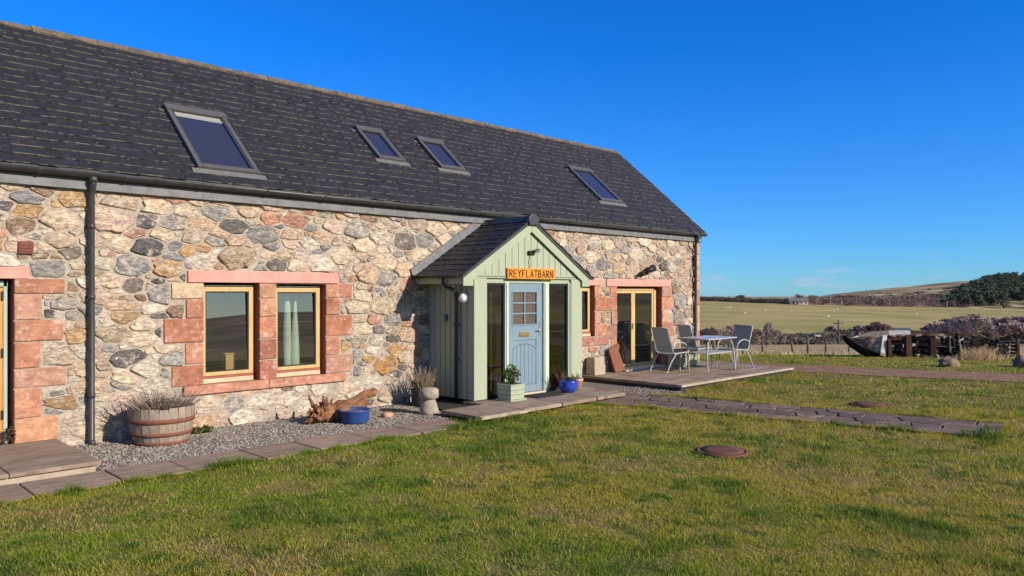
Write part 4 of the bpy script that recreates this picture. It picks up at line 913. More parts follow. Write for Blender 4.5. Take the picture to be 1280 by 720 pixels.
# ------------------------------------------------------------------ pots, plants and small things by the wall
def twigs(mb, c, n, h, spread, seed, cols, r=.004, wob=.12):
    rs = random.Random(seed)
    for _ in range(n):
        a = rs.random() * 6.28; q = math.sqrt(rs.random()); b = Vector((c[0] + q * spread[0] * math.cos(a), c[1] + q * spread[0] * math.sin(a), c[2]))
        d = Vector((math.cos(a) * spread[1] * q, math.sin(a) * spread[1] * q, 1)).normalized(); l = h * rs.uniform(.5, 1.05)
        p1 = b + d * l * .5 + Vector((rs.uniform(-wob, wob), rs.uniform(-wob, wob), 0)) * l * .5; p2 = b + d * l + Vector((rs.uniform(-wob, wob), rs.uniform(-wob, wob), 0)) * l
        mb.tube([b, p1, p2], [r, r * .8, r * .35], n=4, caps=False, col=rs.choice(cols))
def leaves(mb, c, n, rad, size, seed, cols):
    rs = random.Random(seed)
    for _ in range(n):
        d = Vector((rs.gauss(0, 1), rs.gauss(0, 1), rs.gauss(0, 1))).normalized() * rs.random() ** .4
        p = Vector((c[0] + d.x * rad[0], c[1] + d.y * rad[1], c[2] + d.z * rad[2])); s = size * rs.uniform(.6, 1.2)
        u = Vector((rs.gauss(0, 1), rs.gauss(0, 1), rs.gauss(0, .6))).normalized(); v = u.orthogonal().normalized(); v = (v * math.cos(1.3) + u.cross(v) * math.sin(rs.random() * 3))
        v.normalize(); mb.add([p - u * s, p - v * s * .42, p + u * s, p + v * s * .42], [(0, 1, 2, 3)], col=rs.choice(cols))
# half barrel
bc = (3.52, -.50, .012)
ba = thing('barrel_planter', 'wooden half barrel planter with three rusty hoops and grey heather against the wall', 'planter', bc)
tb = MB(); ns = 22
def brad(z): return .305 + .075 * (z / .45) ** .8 + .012 * math.sin(math.pi * z / .45)
for k in range(ns):
    a0, a1 = 2 * math.pi * k / ns + .012, 2 * math.pi * (k + 1) / ns - .012; vs = []
    top = .44 + rnd.uniform(-.008, .008)
    for zz in (0, .15, .3, top):
        for a in (a0, a1): vs.append((bc[0] + brad(zz) * math.cos(a), bc[1] + brad(zz) * math.sin(a), bc[2] + zz))
    for a in (a0, a1): vs.append((bc[0] + (brad(top) - .028) * math.cos(a), bc[1] + (brad(top) - .028) * math.sin(a), bc[2] + top))
    for a in (a0, a1): vs.append((bc[0] + (brad(.2) - .028) * math.cos(a), bc[1] + (brad(.2) - .028) * math.sin(a), bc[2] + .3))
    tb.add(vs, [(2 * i, 2 * i + 1, 2 * i + 3, 2 * i + 2) for i in range(5)])
tb.lathe([(.301, .0), (brad(.15) - .004, .15), (brad(.3) - .004, .3), (brad(.4) - .006, .4)], bc, n=44)
tb.build('tub', M['barrel'], ba)
for (z0, z1) in ((.0, .045), (.11, .155), (.265, .32)):
    MB().lathe([(brad(z0) + .001, z0), (brad(z0) + .007, z0), (brad(z1) + .007, z1), (brad(z1) + .001, z1)], bc, n=44).build('hoop', M['hoop'], ba)
MB().lathe([(.36, .385), (.2, .41), (.001, .42)], bc, n=24).build('soil', M['soil'], ba)
hm = MB(); twigs(hm, (bc[0] + .0, bc[1], .40), 300, .30, (.30, 1.45), 5, [(.30, .21, .18), (.36, .27, .21), (.24, .19, .13), (.40, .33, .25), (.2, .19, .09)], r=.0036)
leaves(hm, (bc[0], bc[1], .47), 260, (.30, .30, .07), .022, 3, [(.10, .11, .03), (.14, .12, .05), (.16, .09, .06)])
hm.build('heather', M['heather'], ba)
# weed at the barrel foot
wd_ = MB(); leaves(wd_, (4.12, -.28, .05), 90, (.14, .08, .05), .05, 8, [(.16, .17, .04), (.24, .2, .08), (.10, .13, .03)])
tag(wd_.build('weed', M['leaf']), 'small green weed at the wall foot right of the barrel', 'plant')
wd2 = MB(); leaves(wd2, (2.03, -.06, .24), 120, (.05, .06, .11), .03, 9, [(.10, .05, .03), (.07, .08, .03), (.14, .07, .05)])
tag(wd2.build('doorside_plant', M['leaf']), 'small dark reddish plant at the foot of the left door', 'plant')
# bowl
bwl = thing('enamel_bowl', 'wide blue bowl on the gravel in front of the driftwood', 'bowl', (5.94, -1.02, .01))
MB().lathe([(.001, .004), (.165, .0), (.19, .03), (.205, .16), (.228, .178), (.228, .19), (.205, .19), (.19, .165), (.17, .13)], (5.94, -1.02, .012), n=36).build('bowl', M['blue_dull'], bwl)
MB().lathe([(.198, .15), (.1, .165), (.001, .17)], (5.94, -1.02, .012), n=24).build('leaf_litter', M['drift'], bwl)
# driftwood
dwm = MB(); r_ = random.Random(2)
def gnarl(p0, p1, r0, r1, seed, k=9, amp=.06):
    a, b = Vector(p0), Vector(p1); pts = []; rr = []
    for i in range(k):
        t = i / (k - 1); q = a.lerp(b, t) + Vector((mnoise.noise(Vector((t * 4, seed, 0))), mnoise.noise(Vector((t * 4, seed, 5))), mnoise.noise(Vector((t * 4, seed, 9))))) * amp
        pts.append(q); rr.append((r0 + (r1 - r0) * t) * (1 + .35 * mnoise.noise(Vector((t * 7, seed, 3)))))
    dwm.tube(pts, rr, n=9)
gnarl((5.62, -.72, .10), (6.50, -.60, .34), .11, .05, 1); gnarl((5.5, -.75, .14), (5.95, -.72, .16), .10, .12, 2); gnarl((6.1, -.66, .17), (6.54, -.63, .38), .07, .05, 3)
gnarl((5.75, -.8, .12), (6.3, -.72, .2), .08, .07, 14)
for i in range(26):
    a = r_.uniform(0, 6.28); l = r_.uniform(.1, .26); e = r_.uniform(-.3, 1.2); c = Vector((5.56 + r_.uniform(-.08, .15), -.74 + r_.uniform(-.1, .1), .13 + r_.uniform(-.05, .08)))
    d = Vector((math.cos(a) * math.cos(e), math.sin(a) * math.cos(e) * .7, math.sin(e))); gnarl(c, c + d * l, r_.uniform(.03, .055), .012, 20 + i, 6, .05)
for v_i, v_ in enumerate(dwm.v): dwm.v[v_i] = (v_[0], v_[1], max(v_[2], .012))
tag(dwm.build('driftwood', M['drift']), 'gnarled brown driftwood root lying on the gravel behind the blue bowl', 'driftwood')
sb = MB().blob((6.55, -.95, .035), (.10, .07, .05), 5, .4); tag(sb.build('loose_stone', M['terracotta']), 'small orange stone on the gravel right of the blue bowl', 'stone')
# staddle stone
sc = (7.15, -1.16, .008)
ss = thing('staddle_stone', 'small mushroom shaped staddle stone on the gravel left of the porch', 'staddle stone', sc)
MB().lathe([(.001, 0), (.15, 0), (.145, .05), (.115, .16), (.09, .235), (.001, .236)], sc, n=18).build('base', M['staddle'], ss)
MB().lathe([(.001, .236), (.11, .236), (.14, .25), (.147, .30), (.14, .37), (.11, .393), (.001, .40)], sc, n=18).build('cap', M['staddle'], ss)
# dark pot with stalks
dc = (7.60, -.42, .01)
dk = thing('dark_pot', 'round dark pot of dry grass stalks in the corner left of the porch', 'plant pot', dc)
MB().lathe([(.001, 0), (.15, 0), (.175, .05), (.18, .25), (.19, .27), (.17, .27), (.16, .22), (.001, .21)], dc, n=26).build('pot', M['dark_pot'], dk)
tw = MB(); twigs(tw, (dc[0], dc[1], .22), 170, .42, (.12, .45), 15, [(.30, .23, .14), (.22, .16, .10), (.36, .28, .18)], r=.0045); tw.build('dry_stalks', M['heather'], dk)
# square planter
pc = (8.62, -1.42, .10)
pl = thing('square_planter', 'pale green square wooden planter with a leafy shrub left of the porch door', 'planter', pc)
mb = MB()
for k in range(3): i = .012 * k; mb.box(pc[0] - .15 - i * .3, pc[0] + .15 + i * .3, pc[1] - .15 - i * .3, pc[1] + .15 + i * .3, .125 + k * .074, .125 + (k + 1) * .074 - .005)
mb.box(pc[0] - .18, pc[0] + .18, pc[1] - .18, pc[1] + .18, .101, .122).box(pc[0] - .165, pc[0] + .165, pc[1] - .165, pc[1] + .165, .345, .365)
mb.build('box', M['sage'], pl, bevel=.004)
MB().box(pc[0] - .13, pc[0] + .13, pc[1] - .13, pc[1] + .13, .36, .369).build('soil', M['soil'], pl)
sh = MB(); twigs(sh, (pc[0], pc[1], .36), 16, .22, (.05, .5), 4, [(.10, .07, .04)], r=.006); leaves(sh, (pc[0] + .01, pc[1], .52), 330, (.155, .155, .15), .032, 6, [(.06, .10, .02), (.12, .15, .03), (.20, .20, .05), (.04, .07, .015)]); sh.build('shrub', M['leaf'], pl)
# blue pot and terracotta
bp_ = (9.98, -1.46, .10)
b2 = thing('blue_pot', 'glossy blue glazed pot with small flowers right of the porch door', 'plant pot', bp_)
MB().lathe([(.001, 0), (.10, 0), (.15, .05), (.172, .11), (.165, .165), (.172, .185), (.172, .205), (.15, .205), (.14, .17), (.001, .165)], bp_, n=32).build('pot', M['blue_glaze'], b2)
fw = MB(); leaves(fw, (bp_[0] + .03, bp_[1], .32), 150, (.15, .13, .06), .025, 12, [(.06, .10, .02), (.10, .14, .03), (.12, .06, .04)]); leaves(fw, (bp_[0] + .04, bp_[1], .355), 16, (.12, .10, .02), .02, 13, [(.6, .5, .1), (.65, .6, .5)])
twigs(fw, (bp_[0] - .13, bp_[1] + .05, .30), 26, .20, (.05, .5), 14, [(.20, .08, .05), (.14, .08, .05)], r=.004); fw.build('flowers', M['leaf'], b2)
tcp = (10.33, -1.33, .10)
t2 = thing('terracotta_pot', 'pale terracotta pot half hidden behind the blue pot', 'plant pot', tcp)
MB().lathe([(.001, 0), (.095, 0), (.125, .16), (.135, .165), (.135, .205), (.115, .205), (.105, .17), (.001, .165)], tcp, n=26).build('pot', M['terracotta'], t2)
tw = MB(); twigs(tw, (tcp[0], tcp[1], .27), 22, .13, (.06, .5), 17, [(.25, .12, .07), (.16, .10, .05)], r=.005); tw.build('dry_plant', M['heather'], t2)
tag(MB().box(9.05, 9.72, -1.62, -1.25, .101, .116).build('door_mat', M['mat'], bevel=.004), 'flat black mat on the paving before the blue door', 'doormat')

# things on the terrace
ls = MB().hexa([(12.92, -.24, TZ + .003), (13.30, -.20, TZ + .003), (13.30, -.14, TZ + .003), (12.92, -.18, TZ + .003)], [(12.84, -.12, TZ + .50), (13.22, -.10, TZ + .60), (13.22, -.045, TZ + .59), (12.84, -.06, TZ + .49)])
tag(ls.build('sandstone_slab', M['hoop'], bevel=.01), 'red sandstone slab leaning on the wall left of the french doors', 'stone slab')
cb = MB().hexa([(12.15, -.30, TZ), (12.50, -.30, TZ), (12.50, -.05, TZ), (12.15, -.05, TZ)], [(12.16, -.28, TZ + .36), (12.48, -.29, TZ + .38), (12.48, -.06, TZ + .38), (12.16, -.06, TZ + .36)])
tag(cb.build('stone_block', M['edge_stone'], bevel=.015), 'pale squared stone block on the terrace right behind the porch corner', 'stone block')
gp = thing('trough_planter', 'pale green box planter behind the terrace table', 'planter', (15.45, -.42, TZ))
mb = MB()
for k in range(3): mb.box(14.95, 15.5, -.62, -.24, TZ + .03 + k * .105, TZ + .03 + (k + 1) * .105 - .006)
mb.box(14.92, 15.53, -.65, -.21, TZ + .348, TZ + .375).box(14.97, 15.48, -.60, -.26, TZ + .002, TZ + .03); mb.build('box', M['sage'], gp, bevel=.004)
MB().box(14.95, 15.5, -.6, -.26, TZ + .374, TZ + .378).build('soil', M['soil'], gp)
def arc(pts, n=5):                                   # catmull-rom through points
    P = [Vector(p) for p in pts]; out = []
    for i in range(len(P) - 1):
        p0, p1, p2, p3 = P[max(i - 1, 0)], P[i], P[i + 1], P[min(i + 2, len(P) - 1)]
        for k in range(n):
            t = k / n; out.append(.5 * ((2 * p1) + (p2 - p0) * t + (2 * p0 - 5 * p1 + 4 * p2 - p3) * t * t + (3 * p1 - p0 - 3 * p2 + p3) * t ** 3))
    return out + [P[-1]]
def make_chair():
    t = thing('garden_chair', 'grey sling garden chair', 'chair', (0, 0, 0), 'garden chairs round the terrace table')
    r = .0135
    def sling(prof_, w0, w1):
        m = MB(); vs = []
        for k, (x, z) in enumerate(prof_):
            ww = w0 + (w1 - w0) * k / (len(prof_) - 1)
            for s in (-1, -.5, 0, .5, 1): vs.append((x, s * ww, z - .012 * (1 - s * s)))
        nn = len(prof_); top = len(vs); vs += [(x, y, z - .006) for x, y, z in vs]
        fs = [(i * 5 + j, i * 5 + j + 1, (i + 1) * 5 + j + 1, (i + 1) * 5 + j) for i in range(nn - 1) for j in range(4)]
        m.add(vs, fs + [tuple(top + q for q in f[::-1]) for f in fs], smooth=True); return m
    sling([(.26, .425), (.25, .44), (.12, .435), (-.06, .415), (-.16, .405)], .235, .235).build('seat', M['sling'], t)
    sling([(-.175, .44), (-.22, .60), (-.29, .80), (-.325, .93), (-.345, .945)], .235, .225).build('backrest', M['sling'], t)
    for s in (-1, 1):
        y = s * .255
        MB().tube(arc([(.29, y, 0), (.275, y, .25), (.235, y * 1.02, .52), (.12, y * 1.06, .63), (-.04, y * 1.04, .645), (-.20, y, .60)]), r, n=8).build('armrest', M['alu'], t)
        MB().tube(arc([(-.36, y, 0), (-.24, y, .22), (-.10, y, .40), (-.17, y, .44), (-.22, y, .62), (-.30, y, .84), (-.335, y * .98, .95)]), r, n=8).build('back_frame', M['alu'], t)
        MB().tube(arc([(.29, y * .98, .40), (.26, y * .98, .43), (.08, y * .98, .425), (-.13, y * .98, .40)]), r, n=8).build('seat_rail', M['alu'], t)
        MB().tube([(.20, y * .96, .0), (.205, y * .96, .41)], r, n=8).build('leg', M['alu'], t)
    MB().tube([(-.338, -.25, .948), (-.338, .25, .948)], r, n=8).build('top_rail', M['alu'], t)
    MB().tube([(.285, -.25, .41), (.285, .25, .41)], r * .9, n=8).build('front_rail', M['alu'], t)
    return t
ch = make_chair()
ch.location = (13.83, -1.00, TZ); ch.rotation_euler = (0, 0, R(-12)); ch['label'] = 'grey sling garden chair nearest the french doors, standing side on beside the table'
dup(ch, (15.35, -.66, TZ), R(-20), 'grey sling garden chair behind the table, facing out across it')
dup(ch, (15.62, -1.50, TZ), R(172), 'grey sling garden chair at the right end of the table, facing the house')
tbx, tby = 14.66, -1.40
ta = thing('garden_table', 'pale metal garden table with a glass top on the terrace', 'table', (tbx, tby, TZ))
mb = MB(); hx, hy = .60, .38
out_ = [(hx * sx * (1 if k else .94), hy * sy * (.9 if k else 1)) for sx, sy, ks in ((1, 1, (1, 0)), (-1, 1, (0, 1)), (-1, -1, (1, 0)), (1, -1, (0, 1))) for k in ks]
mb.prism([(tbx + x, tby + y, TZ + .715) for x, y in out_], (0, 0, .012)).build('tabletop', M['tabletop'], ta)
MB().tube([(tbx + x, tby + y, TZ + .712) for x, y in out_ + out_[:1]], .016, n=8).build('rim', M['alu'], ta)
for sx in (-1, 1):
    for sy in (-1, 1):
        MB().tube(arc([(tbx + sx * .57, tby + sy * .34, TZ), (tbx + sx * .55, tby + sy * .32, TZ + .35), (tbx + sx * .50, tby + sy * .30, TZ + .60), (tbx + sx * .40, tby + sy * .26, TZ + .70)]), .018, n=8).build('leg', M['alu'], ta)
MB().tube([(tbx - .52, tby - .30, TZ + .40), (tbx + .52, tby - .30, TZ + .40)], .012).tube([(tbx - .52, tby + .30, TZ + .40), (tbx + .52, tby + .30, TZ + .40)], .012).box(tbx - .5, tbx + .5, tby - .28, tby + .28, TZ + .405, TZ + .417).build('shelf', M['alu'], ta)

# things seen through the windows
tag(MB().box(4.72, 4.87, .38, .50, .60, .95).box(4.705, 4.885, .372, .51, .95, .97).build('wooden_box', M['plank'], bevel=.005), 'orange wooden cabinet behind the glass of the left window', 'cabinet')
MB_ = MB().box(3.5, 8.0, .365, .85, .45, .595); tag(MB_.build('window_seat', M['room_floor']), 'dark boarded window seat inside below the front windows', 'window seat')
cu = MB()
for k in range(2):
    x0_ = 5.66 + k * .13; vs = []
    for i in range(9):
        t = i / 8; z = .68 + 1.25 * t; bl_ = .05 + .025 * math.sin(t * 3.1 + k) - .03 * t
        for a in np.linspace(0, 2 * math.pi, 10, endpoint=False): vs.append((x0_ + bl_ * math.cos(a) * (1 + .3 * math.sin(a * 3)), .36 + bl_ * .5 * math.sin(a), z))
    cu.add(vs, [(i * 10 + j, i * 10 + (j + 1) % 10, (i + 1) * 10 + (j + 1) % 10, (i + 1) * 10 + j) for i in range(8) for j in range(10)], smooth=True)
tag(cu.build('curtain', M['curtain']), 'narrow gathered pale green curtain inside the right front window', 'curtain')
tag(MB().hexa([(5.80, .24, .605), (6.02, .22, .605), (6.04, .34, .605), (5.82, .36, .605)], [(5.86, .26, .75), (6.03, .24, .75), (6.04, .33, .75), (5.87, .35, .75)]).build('cardboard_box', M['cardboard'], bevel=.004), 'tan cardboard box on the inside sill of the right front window', 'box')
tag(MB().lathe([(.001, 0), (.04, 0), (.055, .07), (.045, .07), (.001, .06)], (5.70, .30, .60), n=14).build('orange_pot', M['terracotta']), 'little orange pot on the inside sill of the right front window', 'pot')
fc = thing('folding_chair', 'wooden folding chair just inside the french doors', 'chair', (13.75, .75, .12))
for s in (-1, 1):
    MB().tube([(13.62, .75 + s * .2, .12), (13.98, .75 + s * .2, .95)], .016, n=6).build('back_frame', M['plank'], fc)
    MB().tube([(14.0, .75 + s * .19, .12), (13.66, .75 + s * .19, .56)], .016, n=6).build('leg', M['plank'], fc)
MB().box(13.62, 13.98, .56, .94, .54, .565).build('seat', M['plank'], fc)
MB().box(13.93, 13.97, .56, .94, .78, .95).build('backrest', M['plank'], fc)

# ------------------------------------------------------------------ lawn things
def cover(c, lab):
    t = thing('manhole_cover', lab, 'manhole cover', c, 'round covers set in the lawn')
    MB().lathe([(.245, .012), (.245, .024), (.15, .030), (.001, .034)], c, n=36).build('lid', M['rust'], t)
    MB().lathe([(.29, -.01), (.29, .020), (.252, .022), (.252, .0)], c, n=36).build('ring', M['rust'], t)
    return t
cv = cover((7.83, -5.64, .012), 'rusty round manhole cover in the middle of the lawn, nearer than the paved path')
dup(cv, (12.74, -5.48, .012), 0, 'rusty round manhole cover in the far lawn beyond the paved path')

# ------------------------------------------------------------------ grass blades
def in_poly(x, y, poly):
    ins = np.zeros(len(x), bool); j = len(poly) - 1
    for i in range(len(poly)):
        xi, yi = poly[i]; xj, yj = poly[j]
        c = ((yi > y) != (yj > y)) & (x < (xj - xi) * (y - yi) / (yj - yi + 1e-12) + xi); ins ^= c; j = i
    return ins
def grass():
    g = np.random.RandomState(3)
    parts = []
    for (d0, d1, n, wd, ln) in ((2.6, 8, 300000, .0042, .034), (8, 14, 250000, .006, .038), (14, 28, 180000, .011, .046)):
        r = np.sqrt(g.uniform(d0 ** 2, d1 ** 2, n)); a = g.uniform(-R(43), R(44), n)
        parts.append((r, a, np.full(n, wd), np.full(n, ln)))
    fringe = []
    for (p, q, n) in (((-1, -2.345), (6.95, -2.345), 9000), ((6.95, -2.4), (9.72, -2.33), 4000), ((A0.x - .03, A0.y), (B0.x - .03, B0.y), 7000), ((A1.x + .03, A1.y - .6), (B1.x + .03, B1.y), 6000), ((B0.x, B0.y - .02), (B1.x, B1.y - .02), 1500), ((12.02, -2.52), (16.6, -2.52), 8000), ((7.12, -2.30), (7.12, -1.7), 500)):
        t = g.rand(n); fx = p[0] + (q[0] - p[0]) * t + g.normal(0, .022, n); fy = p[1] + (q[1] - p[1]) * t - np.abs(g.normal(0, .02, n)); fringe.append((fx, fy))
    fx = np.concatenate([q[0] for q in fringe]); fy = np.concatenate([q[1] for q in fringe]); fr_ = g.rand(len(fx)) < np.clip(fbm(fx * 2.2, fy * 2.2, 3) * 2.6 - .7, .06, 1); fx, fy = fx[fr_], fy[fr_]
    r = np.concatenate([p[0] for p in parts]); a = np.concatenate([p[1] for p in parts]); W = np.concatenate([p[2] for p in parts]); Ln = np.concatenate([p[3] for p in parts])
    x = r * (np.cos(a) * FW[0] + np.sin(a) * RT[0]); y = r * (np.cos(a) * FW[1] + np.sin(a) * RT[1]) - DC
    wob = (fbm(x * 3, y * 3, 2) - .5) * .10
    keep = (y < -2.33 + wob) | (x > 12)
    keep &= ~((y > -2.44 + wob * .6) & (x > 6.85) & (x < 12.0))
    pad = .02
    keep &= ~in_poly(x + wob, y + wob, [(A0.x - pad, A0.y + 1), (B0.x - pad, B0.y - pad), (B1.x + pad, B1.y - pad), (A1.x + pad, A1.y + 1)])
    keep &= ~((x > 11.9) & (x < 16.62) & (y > -2.5)) & ~((x > 9.4) & (x < 12.1) & (y > -1.9))
    for cx, cy in ((7.83, -5.64), (12.74, -5.48)): keep &= np.hypot(x - cx, y - cy) > .285 + wob * .5
    keep &= ~((x < 16.7) & (y > -.02))
    tx = np.interp(y, [p[1] for p in TRACK[::-1]], [p[0] for p in TRACK[::-1]])
    keep &= (np.abs(x - tx) > .86 + wob * 4) | (g.rand(len(x)) < .03)
    z0 = x * FW[0] + (y + DC) * FW[1]; keep &= z0 < 27
    p1 = fbm(x * .55, y * .55, 4); p2 = fbm(x * 1.7 + 50, y * 1.7, 3); p3 = fbm(x * 5 + 9, y * 5, 2)
    # bare, worn places thin the turf
    keep &= g.rand(len(x)) < np.clip(1.35 - 1.5 * np.clip(p2 - .58, 0, 1) * 4, .35, 1)
    x, y, W, Ln, p1, p2, p3 = [q[keep] for q in (x, y, W, Ln, p1, p2, p3)]
    x = np.concatenate([x, fx]); y = np.concatenate([y, fy]); W = np.concatenate([W, np.full(len(fx), .006)]); Ln = np.concatenate([Ln, np.full(len(fx), .07)])
    p1 = np.concatenate([p1, fbm(fx * .55, fy * .55, 4)]); p2 = np.concatenate([p2, fbm(fx * 1.7 + 50, fy * 1.7, 3) - .05]); p3 = np.concatenate([p3, fbm(fx * 5 + 9, fy * 5, 2)]); n = len(x)
    h = Ln * g.uniform(.45, 1.15, n) * (.65 + .9 * np.clip((p3 - .35) * 2, 0, 1)) * (1 + .8 * np.clip((p2 * -1 + .42) * 6, 0, 1))
    h = h * (1 + .5 * np.clip((fbm(x * 5.2 + 70, y * 5.2, 3) - .60) * 8, 0, 1)); az = g.uniform(0, 2 * np.pi, n); lean = g.uniform(.35, 1.45, n); la = g.uniform(0, 2 * np.pi, n)
    z = terr(x, y)
    dx, dy = np.cos(az) * W / 2, np.sin(az) * W / 2
    lx, ly = np.cos(la) * np.sin(lean) * h, np.sin(la) * np.sin(lean) * h; lz = np.cos(lean * .8) * h
    V = np.empty((n, 5, 3), np.float32)
    V[:, 0] = np.stack([x - dx, y - dy, z - .002], 1); V[:, 1] = np.stack([x + dx, y + dy, z - .002], 1)
    mxx, myy, mz = x + lx * .35, y + ly * .35, z + lz * .62
    V[:, 2] = np.stack([mxx + dx * .8, myy + dy * .8, mz], 1); V[:, 3] = np.stack([mxx - dx * .8, myy - dy * .8, mz], 1); V[:, 4] = np.stack([x + lx, y + ly, z + lz], 1)
    lo = (np.arange(n) * 5)[:, None]
    loops = np.concatenate([lo + [0, 1, 2, 3], lo + [3, 2, 4]], 1).astype(np.int32).ravel()
    starts = (np.arange(n)[:, None] * 7 + [0, 4]).astype(np.int32).ravel(); tot = np.tile([4, 3], n).astype(np.int32)
    me = bpy.data.meshes.new('grass'); me.vertices.add(n * 5); me.vertices.foreach_set('co', V.ravel())
    me.loops.add(n * 7); me.loops.foreach_set('vertex_index', loops); me.polygons.add(n * 2); me.polygons.foreach_set('loop_start', starts)
    try: me.polygons.foreach_set('loop_total', tot)
    except Exception: pass
    G, Yl, St, Dk = [np.array(c) for c in ((.25, .34, .022), (.46, .40, .05), (.62, .48, .17), (.10, .19, .015))]
    m1 = np.clip((p1 - .35) * 4.5 + .05 * (x - 7) + g.normal(0, .25, n), 0, 1)[:, None]; col = G * (1 - m1) + Yl * m1
    m2 = np.clip((.42 - p2) * 5 + g.normal(0, .15, n), 0, 1)[:, None]; col = col * (1 - m2) + Dk * m2
    p4 = fbm(x * 5.2 + 70, y * 5.2, 3); m4 = np.clip((p4 - .60) * 9 + g.normal(0, .1, n), 0, .9)[:, None]; col = col * (1 - m4) + Dk * m4
    ms = (g.rand(n) < .13 + .55 * np.clip((p2 - .56) * 5, 0, 1))[:, None]; col = np.where(ms, St * g.uniform(.6, 1.1, (n, 1)), col)
    col *= g.uniform(.75, 1.2, (n, 1))
    at_ = me.attributes.new('col', 'FLOAT_COLOR', 'FACE'); at_.data.foreach_set('color', np.repeat(np.concatenate([col, np.ones((n, 1))], 1), 2, 0).astype(np.float32).ravel())
    me.materials.append(M['blade']); me.update(calc_edges=True)
    o = bpy.data.objects.new('grass', me); COL.objects.link(o); tag(o, 'rough short winter grass covering the lawn', 'grass', kind='stuff')
M['blade'] = mat('grass blade', (1, 1, 1), rough=.7, attr=True, spec=.2, trans=.45)
grass()

M['peel'] = mat('peeling white paint', (1.05, 1.02, 1.0), (.30, .19, .15), (.55, .45, .40), scale=3.2, detail=9, stretch=(1, 1, 2), rough=.85, attr=True, bump=.01, bscale=9, lo=.46, hi=.58)
# ------------------------------------------------------------------ boat wreck
BD = 22.7
bt = thing('boat_wreck', 'rotting wooden boat hull with missing planks on the grass at the right', 'boat', tuple(atv(1150, 446, BD)))
bw0 = Vector((RT[0], RT[1], 0)); bf0 = Vector((FW[0], FW[1], 0)); bo = Vector(at(1060, BD)); gz0_ = ground(*at(1150, BD).to_2d())
k_ = BD / FPX; DQ = BD / 30.5
def bpnt(u, v, dep=0):                                 # wreck drawn in its own frame: along its length, up, and towards the back
    return bo + bw0 * ((u - 1060) * k_) + Vector((0, 0, HC - (v - VH) * k_ - bo.z)) + bf0 * dep * DQ
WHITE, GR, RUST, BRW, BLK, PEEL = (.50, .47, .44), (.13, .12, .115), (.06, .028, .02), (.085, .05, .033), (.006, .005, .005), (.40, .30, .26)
def plank(mb, quad, th, c): mb.prism([bpnt(*q) for q in quad], tuple(bf0 * th), col=c)
hb = MB()                                              # far side of the hull, curved plan; interior gloom put into its near-black colour
top = [(1062, 424), (1085, 421), (1110, 417), (1140, 416), (1170, 416), (1200, 417), (1222, 422), (1240, 428), (1262, 434)]
bot = [(1072, 434), (1092, 444), (1116, 449), (1140, 450), (1170, 450), (1200, 450), (1222, 449), (1240, 446), (1258, 446)]
dep = [.05, .9, 1.5, 1.9, 2.0, 1.9, 1.6, 1.1, .2]
rs = random.Random(6)
for i in range(8):
    for j in range(5):
        t0, t1 = j / 5, (j + 1) / 5 - .02
        def L(a, b, t): return (a[0] + (b[0] - a[0]) * t, a[1] + (b[1] - a[1]) * t)
        p = [L(top[i], bot[i], t0), L(top[i + 1], bot[i + 1], t0), L(top[i + 1], bot[i + 1], t1), L(top[i], bot[i], t1)]
        ds = [dep[i], dep[i + 1], dep[i + 1] * (1 - .2 * t1), dep[i] * (1 - .2 * t1)]
        vs = [bpnt(q[0], q[1], d_) for q, d_ in zip(p, ds)]; vs += [v + bf0 * .04 for v in vs]
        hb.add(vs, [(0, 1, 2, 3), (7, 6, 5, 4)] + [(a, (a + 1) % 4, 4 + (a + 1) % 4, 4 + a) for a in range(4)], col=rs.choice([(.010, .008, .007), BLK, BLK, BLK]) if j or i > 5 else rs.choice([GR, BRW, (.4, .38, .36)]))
hb.build('far_planking', M['hull'], bt)
bwp = MB(); rs = random.Random(14)                     # near side bow strakes run into the stem, their paint peeling
us = [1058, 1066, 1074, 1082, 1090, 1098, 1106]
vt_ = [423.4, 421.8, 420.4, 419.6, 419.0, 418.4, 418.2]; vb_ = [424.6, 430.2, 435.0, 438.8, 441.4, 443.4, 445.0]; dz_ = [-.02, -.14, -.24, -.32, -.38, -.42, -.45]
for j in range(6):
    t0, t1 = j / 6, (j + 1) / 6 - .012; n_seg = 6 - (j in (1, 4)) - (j == 3)
    for i in range(n_seg):
        L2 = lambda k, t: vt_[k] + (vb_[k] - vt_[k]) * t
        q = [(us[i], L2(i, t0), dz_[i] + .02 * j), (us[i + 1], L2(i + 1, t0), dz_[i + 1] + .02 * j), (us[i + 1], L2(i + 1, t1), dz_[i + 1] + .02 * j + .03), (us[i], L2(i, t1), dz_[i] + .02 * j + .03)]
        plank(bwp, q, .035, rs.choice([WHITE, WHITE, PEEL, (.48, .42, .38)]))
bwp.build('bow_planking', M['peel'], bt)
fw_ = MB(); plank(fw_, [(1096.5, 418.5, -.47), (1101.5, 418.5, -.48), (1100, 444, -.46), (1093.5, 443, -.46)], .05, (.66, .63, .6)); fw_.build('white_frame', M['peel'], bt)
stm = MB(); pts = [bpnt(1057, 422, -.02), bpnt(1066, 431, -.08), bpnt(1077, 439, -.2), bpnt(1088, 444.5, -.3), bpnt(1102, 448, -.4), bpnt(1118, 450, -.45)]
for i in range(5): stm.hexa([pts[i] + Vector((0, 0, -.08)), pts[i + 1] + Vector((0, 0, -.11)), pts[i + 1] + bf0 * .2 + Vector((0, 0, -.11)), pts[i] + bf0 * .2 + Vector((0, 0, -.08))], [pts[i] + Vector((0, 0, .05 + .03 * i)), pts[i + 1] + Vector((0, 0, .08 + .03 * i * (i < 3))), pts[i + 1] + bf0 * .2 + Vector((0, 0, .1)), pts[i] + bf0 * .2 + Vector((0, 0, .08))], col=BLK)
stm.build('keel', M['hull'], bt)
gw = MB()                                              # sheer beam and rails
